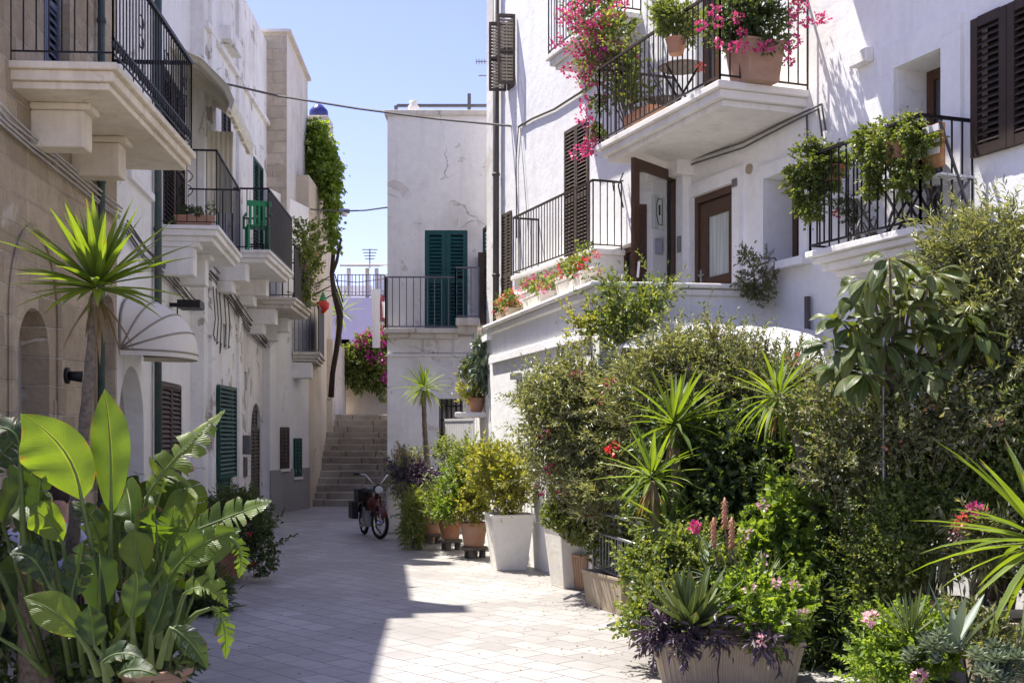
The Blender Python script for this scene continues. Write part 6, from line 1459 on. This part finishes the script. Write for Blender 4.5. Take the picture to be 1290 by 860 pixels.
for k,(x,y,d,lb) in enumerate(((1180,820,7.5,'grey-green succulent rosette cluster beside the lime-green plant'),(1238,835,7.2,'silvery grey succulent mound in the bottom right corner'),(1280,845,7.1,'grey spiky succulent at the extreme right bottom'))):
    t = thing('succulent', lb, 'succulent', gb(x,d)); parts = []
    for j in range(16):
        c = np.array(P(x+float(RNG.normal()*20), y+float(RNG.normal()*12), d+float(RNG.normal()*.1))); n_ = 18; i = np.arange(n_); az = i*2.4; el = np.radians(80-75*(i/n_)); dd = np.stack([np.cos(az)*np.cos(el),np.sin(az)*np.cos(el),np.sin(el)],1)
        parts.append(strap_np(np.tile(c,(n_,1)), dd, np.tile([0,0,1.],(n_,1))-dd*.2, .085,.034,.0,4,1,.3,.5))
    V,FF = merge(parts); build_np('leaf_rosettes', V, FF, M['lf_grey'], t)
    mb = MB(); p0 = gb(x,d); mb.lathe([(.18,0),(.2,.2),(.12,.3)], p0, 10); mb.build('stem', M['soil'], t)
bl = [BL(1225,790,7.9,26,22,.25), BL(1255,815,7.6,24,18,.2)]
bush('mixed_shrub', 'pale narrow-leaved shrub at the foot of the grey planter', 'shrub', bl, 1500, .08,.02,'lf_ole', base=gb(1235,7.8), cr=.1)
bl = [BL(1232,672,8.6,28,22,.22), BL(1215,690,8.6,22,18,.2), BL(1250,700,8.5,18,18,.18)]
bush('oleander', 'small oleander with pink blooms in the smooth grey planter', 'oleander', bl, 1300, .11,.022,'lf_ole', base=(P(1238,0,8.6).x,8.7,.6), flowers=[('fl_pink',[P(1228,640,8.4),P(1236,648,8.4)],34,.045,.035),('fl_coral',[P(1207,662,8.4),P(1213,655,8.4)],26,.04,.03),('fl_pale',[P(1203,676,8.4)],24,.05,.02)], cr=.1, wisps=.25)
c = P(1318,690,7.6); rosette('yucca', 'big yucca at the right edge with very long blades reaching left', 'yucca', tuple(c), (P(1300,0,8.0).x,8.0,.5), n=64, L=.92, W=.075, elev=(-42,86), droop=.38, trunk=.06)
# dead strappy leaves and a trellis by the ribbed planter
c = P(1190,700,8.9); rosette('dead_yucca_leaves', 'withered brown strap leaves hanging beside the ribbed clay planter', 'dead leaves', tuple(c), gb(1190,9.0), n=14, L=.45, W=.035, elev=(-75,-10), droop=.9, mat='fl_orange' if False else 'lf_olive', trunk=.02)

# ================================================================ people seated at the left
def person(label, x, y, seat, face, shirt='shirt'):
    t = thing('person', label, 'person', (x,y,0), rot=face, local=True)
    def skin(nm, verts, edges, rad, mat, root=0, par=t):
        me = bpy.data.meshes.new(nm); me.from_pydata(verts, edges, []); me.update(); o = link(nm, me, M[mat], par)
        m = o.modifiers.new('skin','SKIN'); sv = me.skin_vertices[0].data
        for i,r in enumerate(rad): sv[i].radius = (r,r) if not hasattr(r,'__len__') else r
        sv[root].use_root = True; m.use_smooth_shade = True; s = o.modifiers.new('sub','SUBSURF'); s.levels = 2; s.render_levels = 2; return o
    h = seat
    # body, facing local -y
    V = [(0,0,h+.08),(0,.02,h+.25),(0,.02,h+.45),(0,0,h+.58),(0,-.01,h+.66),(0,-.02,h+.74),(0,-.03,h+.83)]
    E = [(0,1),(1,2),(2,3),(3,4),(4,5),(5,6)]; Rr = [(.17,.12),(.14,.10),(.18,.115),(.10,.08),(.052,.052),(.078,.088),(.070,.085)]
    for s in (1,-1):
        b = len(V); V += [(s*.19,0,h+.53),(s*.24,-.05,h+.28),(s*.19,-.25,h+.22),(s*.13,-.33,h+.24)]; E += [(3,b),(b,b+1),(b+1,b+2),(b+2,b+3)]; Rr += [.062,.047,.038,.03]
        for f in range(5): b2 = len(V); o_ = (f-2)*.017; V += [(s*.12+o_,-.37,h+.235),(s*.11+o_,-.405,h+.215)]; E += [(b+3,b2),(b2,b2+1)]; Rr += [.010,.008]
        b = len(V); V += [(s*.10,-.05,h+.07),(s*.12,-.42,h+.08),(s*.12,-.42,.10),(s*.12,-.46,.05),(s*.12,-.58,.035)]; E += [(0,b),(b,b+1),(b+1,b+2),(b+2,b+3),(b+3,b+4)]; Rr += [.095,.07,.045,.045,.035]
    skin('body', V, E, Rr, 'skin')
    V = [(0,0,h+.09),(0,.02,h+.25),(0,.02,h+.45),(0,0,h+.575)]; E = [(0,1),(1,2),(2,3)]; Rr = [(.19,.14),(.165,.125),(.20,.135),(.115,.095)]
    for s in (1,-1): b = len(V); V += [(s*.195,0,h+.53),(s*.23,-.03,h+.38)]; E += [(3,b),(b,b+1)]; Rr += [.082,.066]
    skin('shirt', V, E, Rr, shirt)
    V = [(0,0,h+.06)]; E = []; Rr = [(.185,.135)]
    for s in (1,-1): b = len(V); V += [(s*.10,-.05,h+.07),(s*.12,-.42,h+.08),(s*.12,-.42,.18)]; E += [(0,b),(b,b+1),(b+1,b+2)]; Rr += [.112,.086,.066]
    skin('trousers', V, E, Rr, 'trousers')
    mb = MB(); mb.lathe([(.0,.115),(.05,.105),(.085,.07),(.098,.02),(.095,-.03),(.07,-.07)], (0,.015,h+.845), 14); mb.build('hair', M['hair'], t, smooth=True)
    mb = MB(); mb.tube([(0,-.105,h+.80),(0,-.128,h+.775),(0,-.11,h+.77)], [.008,.014,.012], 6)
    for s in (1,-1): mb.tube([(s*.088,-.02,h+.80),(s*.094,-.015,h+.775)], [.018,.012], 6)
    mb.build('nose_and_ears', M['skin'], t, smooth=True)
    mb = MB()
    for s in (1,-1): mb.lathe([(0,-.008),(.010,0),(0,.008)], (s*.03,-.108,h+.81), 8)
    mb.build('eyes', M['hair'], t, smooth=True); return t
def wood_chair(label, x, y, rot):
    t = thing('wooden_chair', label, 'chair', (x,y,0), rot=rot, local=True); mb = MB(); mb.box(-.21,.21,-.21,.21,.42,.46); mb.build('seat', M['wood'], t, bevel=.01)
    for a in (-.2,.165):
        for b in (-.2,.165): mb = MB(); mb.box(a,a+.035,b,b+.035,0,.42 if b<0 else .9); mb.build('leg', M['wood'], t)
    mb = MB(); mb.box(-.165,.165,.17,.195,.72,.88); mb.box(-.165,.165,.17,.195,.55,.62); mb.build('backrest', M['wood'], t)
a = P(74,608,10.6); wood_chair('wooden chair under the seated person nearer the dome awning', a.x, 10.6, R(15)); person('person in a pale shirt seated behind the banana leaves, dark hair showing', a.x, 10.6, .46, R(15))
a = P(2,632,9.9); wood_chair('wooden chair under the seated person at the very left edge', a.x, 9.9, R(-20)); person('person in a pale lilac shirt at the very left edge, mostly hidden', a.x, 9.9, .44, R(-20))

# fallen leaves and petals along the planted edge
n = 420; px = RNG.uniform(0,1,n); Yc = RNG.uniform(8.5,20,n); Xc = np.where(RNG.random(n)<.75, (Yc-9)*-.16+1.6-np.abs(RNG.normal(0,.7,n)), RNG.uniform(-4,1.5,n))
pos = np.stack([Xc,Yc,np.full(n,.006)],1); a_ = RNG.uniform(0,6.3,n); d_ = np.stack([np.cos(a_),np.sin(a_),0*a_],1)
V,FF = leaf_np(pos, d_, np.tile([0,0,1.],(n,1))+RNG.normal(size=(n,3))*.15, RNG.uniform(.012,.055,n), RNG.uniform(.008,.022,n), .05, .15); V[:,2] = np.maximum(V[:,2],.004)
tag(build_np('leaf_litter', V, FF, M['lf_dead']), 'scattered dry leaves and petals on the paving', 'leaf litter', kind='stuff')
bl = [BL(1370,560,9.2,50,70,.5), BL(1420,600,8.8,50,60,.5), BL(1390,680,8.8,60,60,.5), BL(1350,480,9.4,40,50,.4), BL(1340,720,8.9,40,60,.4)]
bush('laurel_bush', 'broad-leaved dark bush closing the right end of the planted bank', 'shrub', bl, 14000, .065,.034,'lf_mid', base=gb(1385,8.9), cr=.15, stems=16)

# ================================================================ groups for repeated things
GR = dict(yucca='yuccas with spiky crowns', oleander='oleander bushes', geranium_bush='geraniums and leafy flowering plants', flower_trough='flower troughs on the terrace coping',
    bougainvillea='bougainvilleas', folding_chair='folding chairs on the balconies', folding_table='folding tables on the balconies', hanging_basket='hanging baskets on the near balcony railing',
    overhead_cable='cables over the alley', privet_ball='leafy shrubs in the terracotta pots', square_planter='tall white planters by the terrace wall', terracotta_pot='terracotta pots along the lane',
    tall_planter='tall planters at the right edge', terracotta_planter='terracotta planters on the long balcony', person='people seated at the left', wooden_chair='wooden chairs at the left',
    mixed_shrub='mixed loose shrubs', tradescantia='purple-leaved plants', spider_plant='grassy arching plants', climbing_shrub='climbers on the terrace wall', climbing_fig='leafy climbers of the bank',
    jasmine_bush='dense small-leaved bushes', aloe='aloes in the box planter', agave='agaves at the bottom right', succulent='succulents at the bottom right', trough='clay troughs by the barrier')
for o in list(C.objects):
    if o.parent is None and 'category' in o and 'group' not in o:
        b = o.name.split('.')[0]
        if b in GR: o['group'] = GR[b]
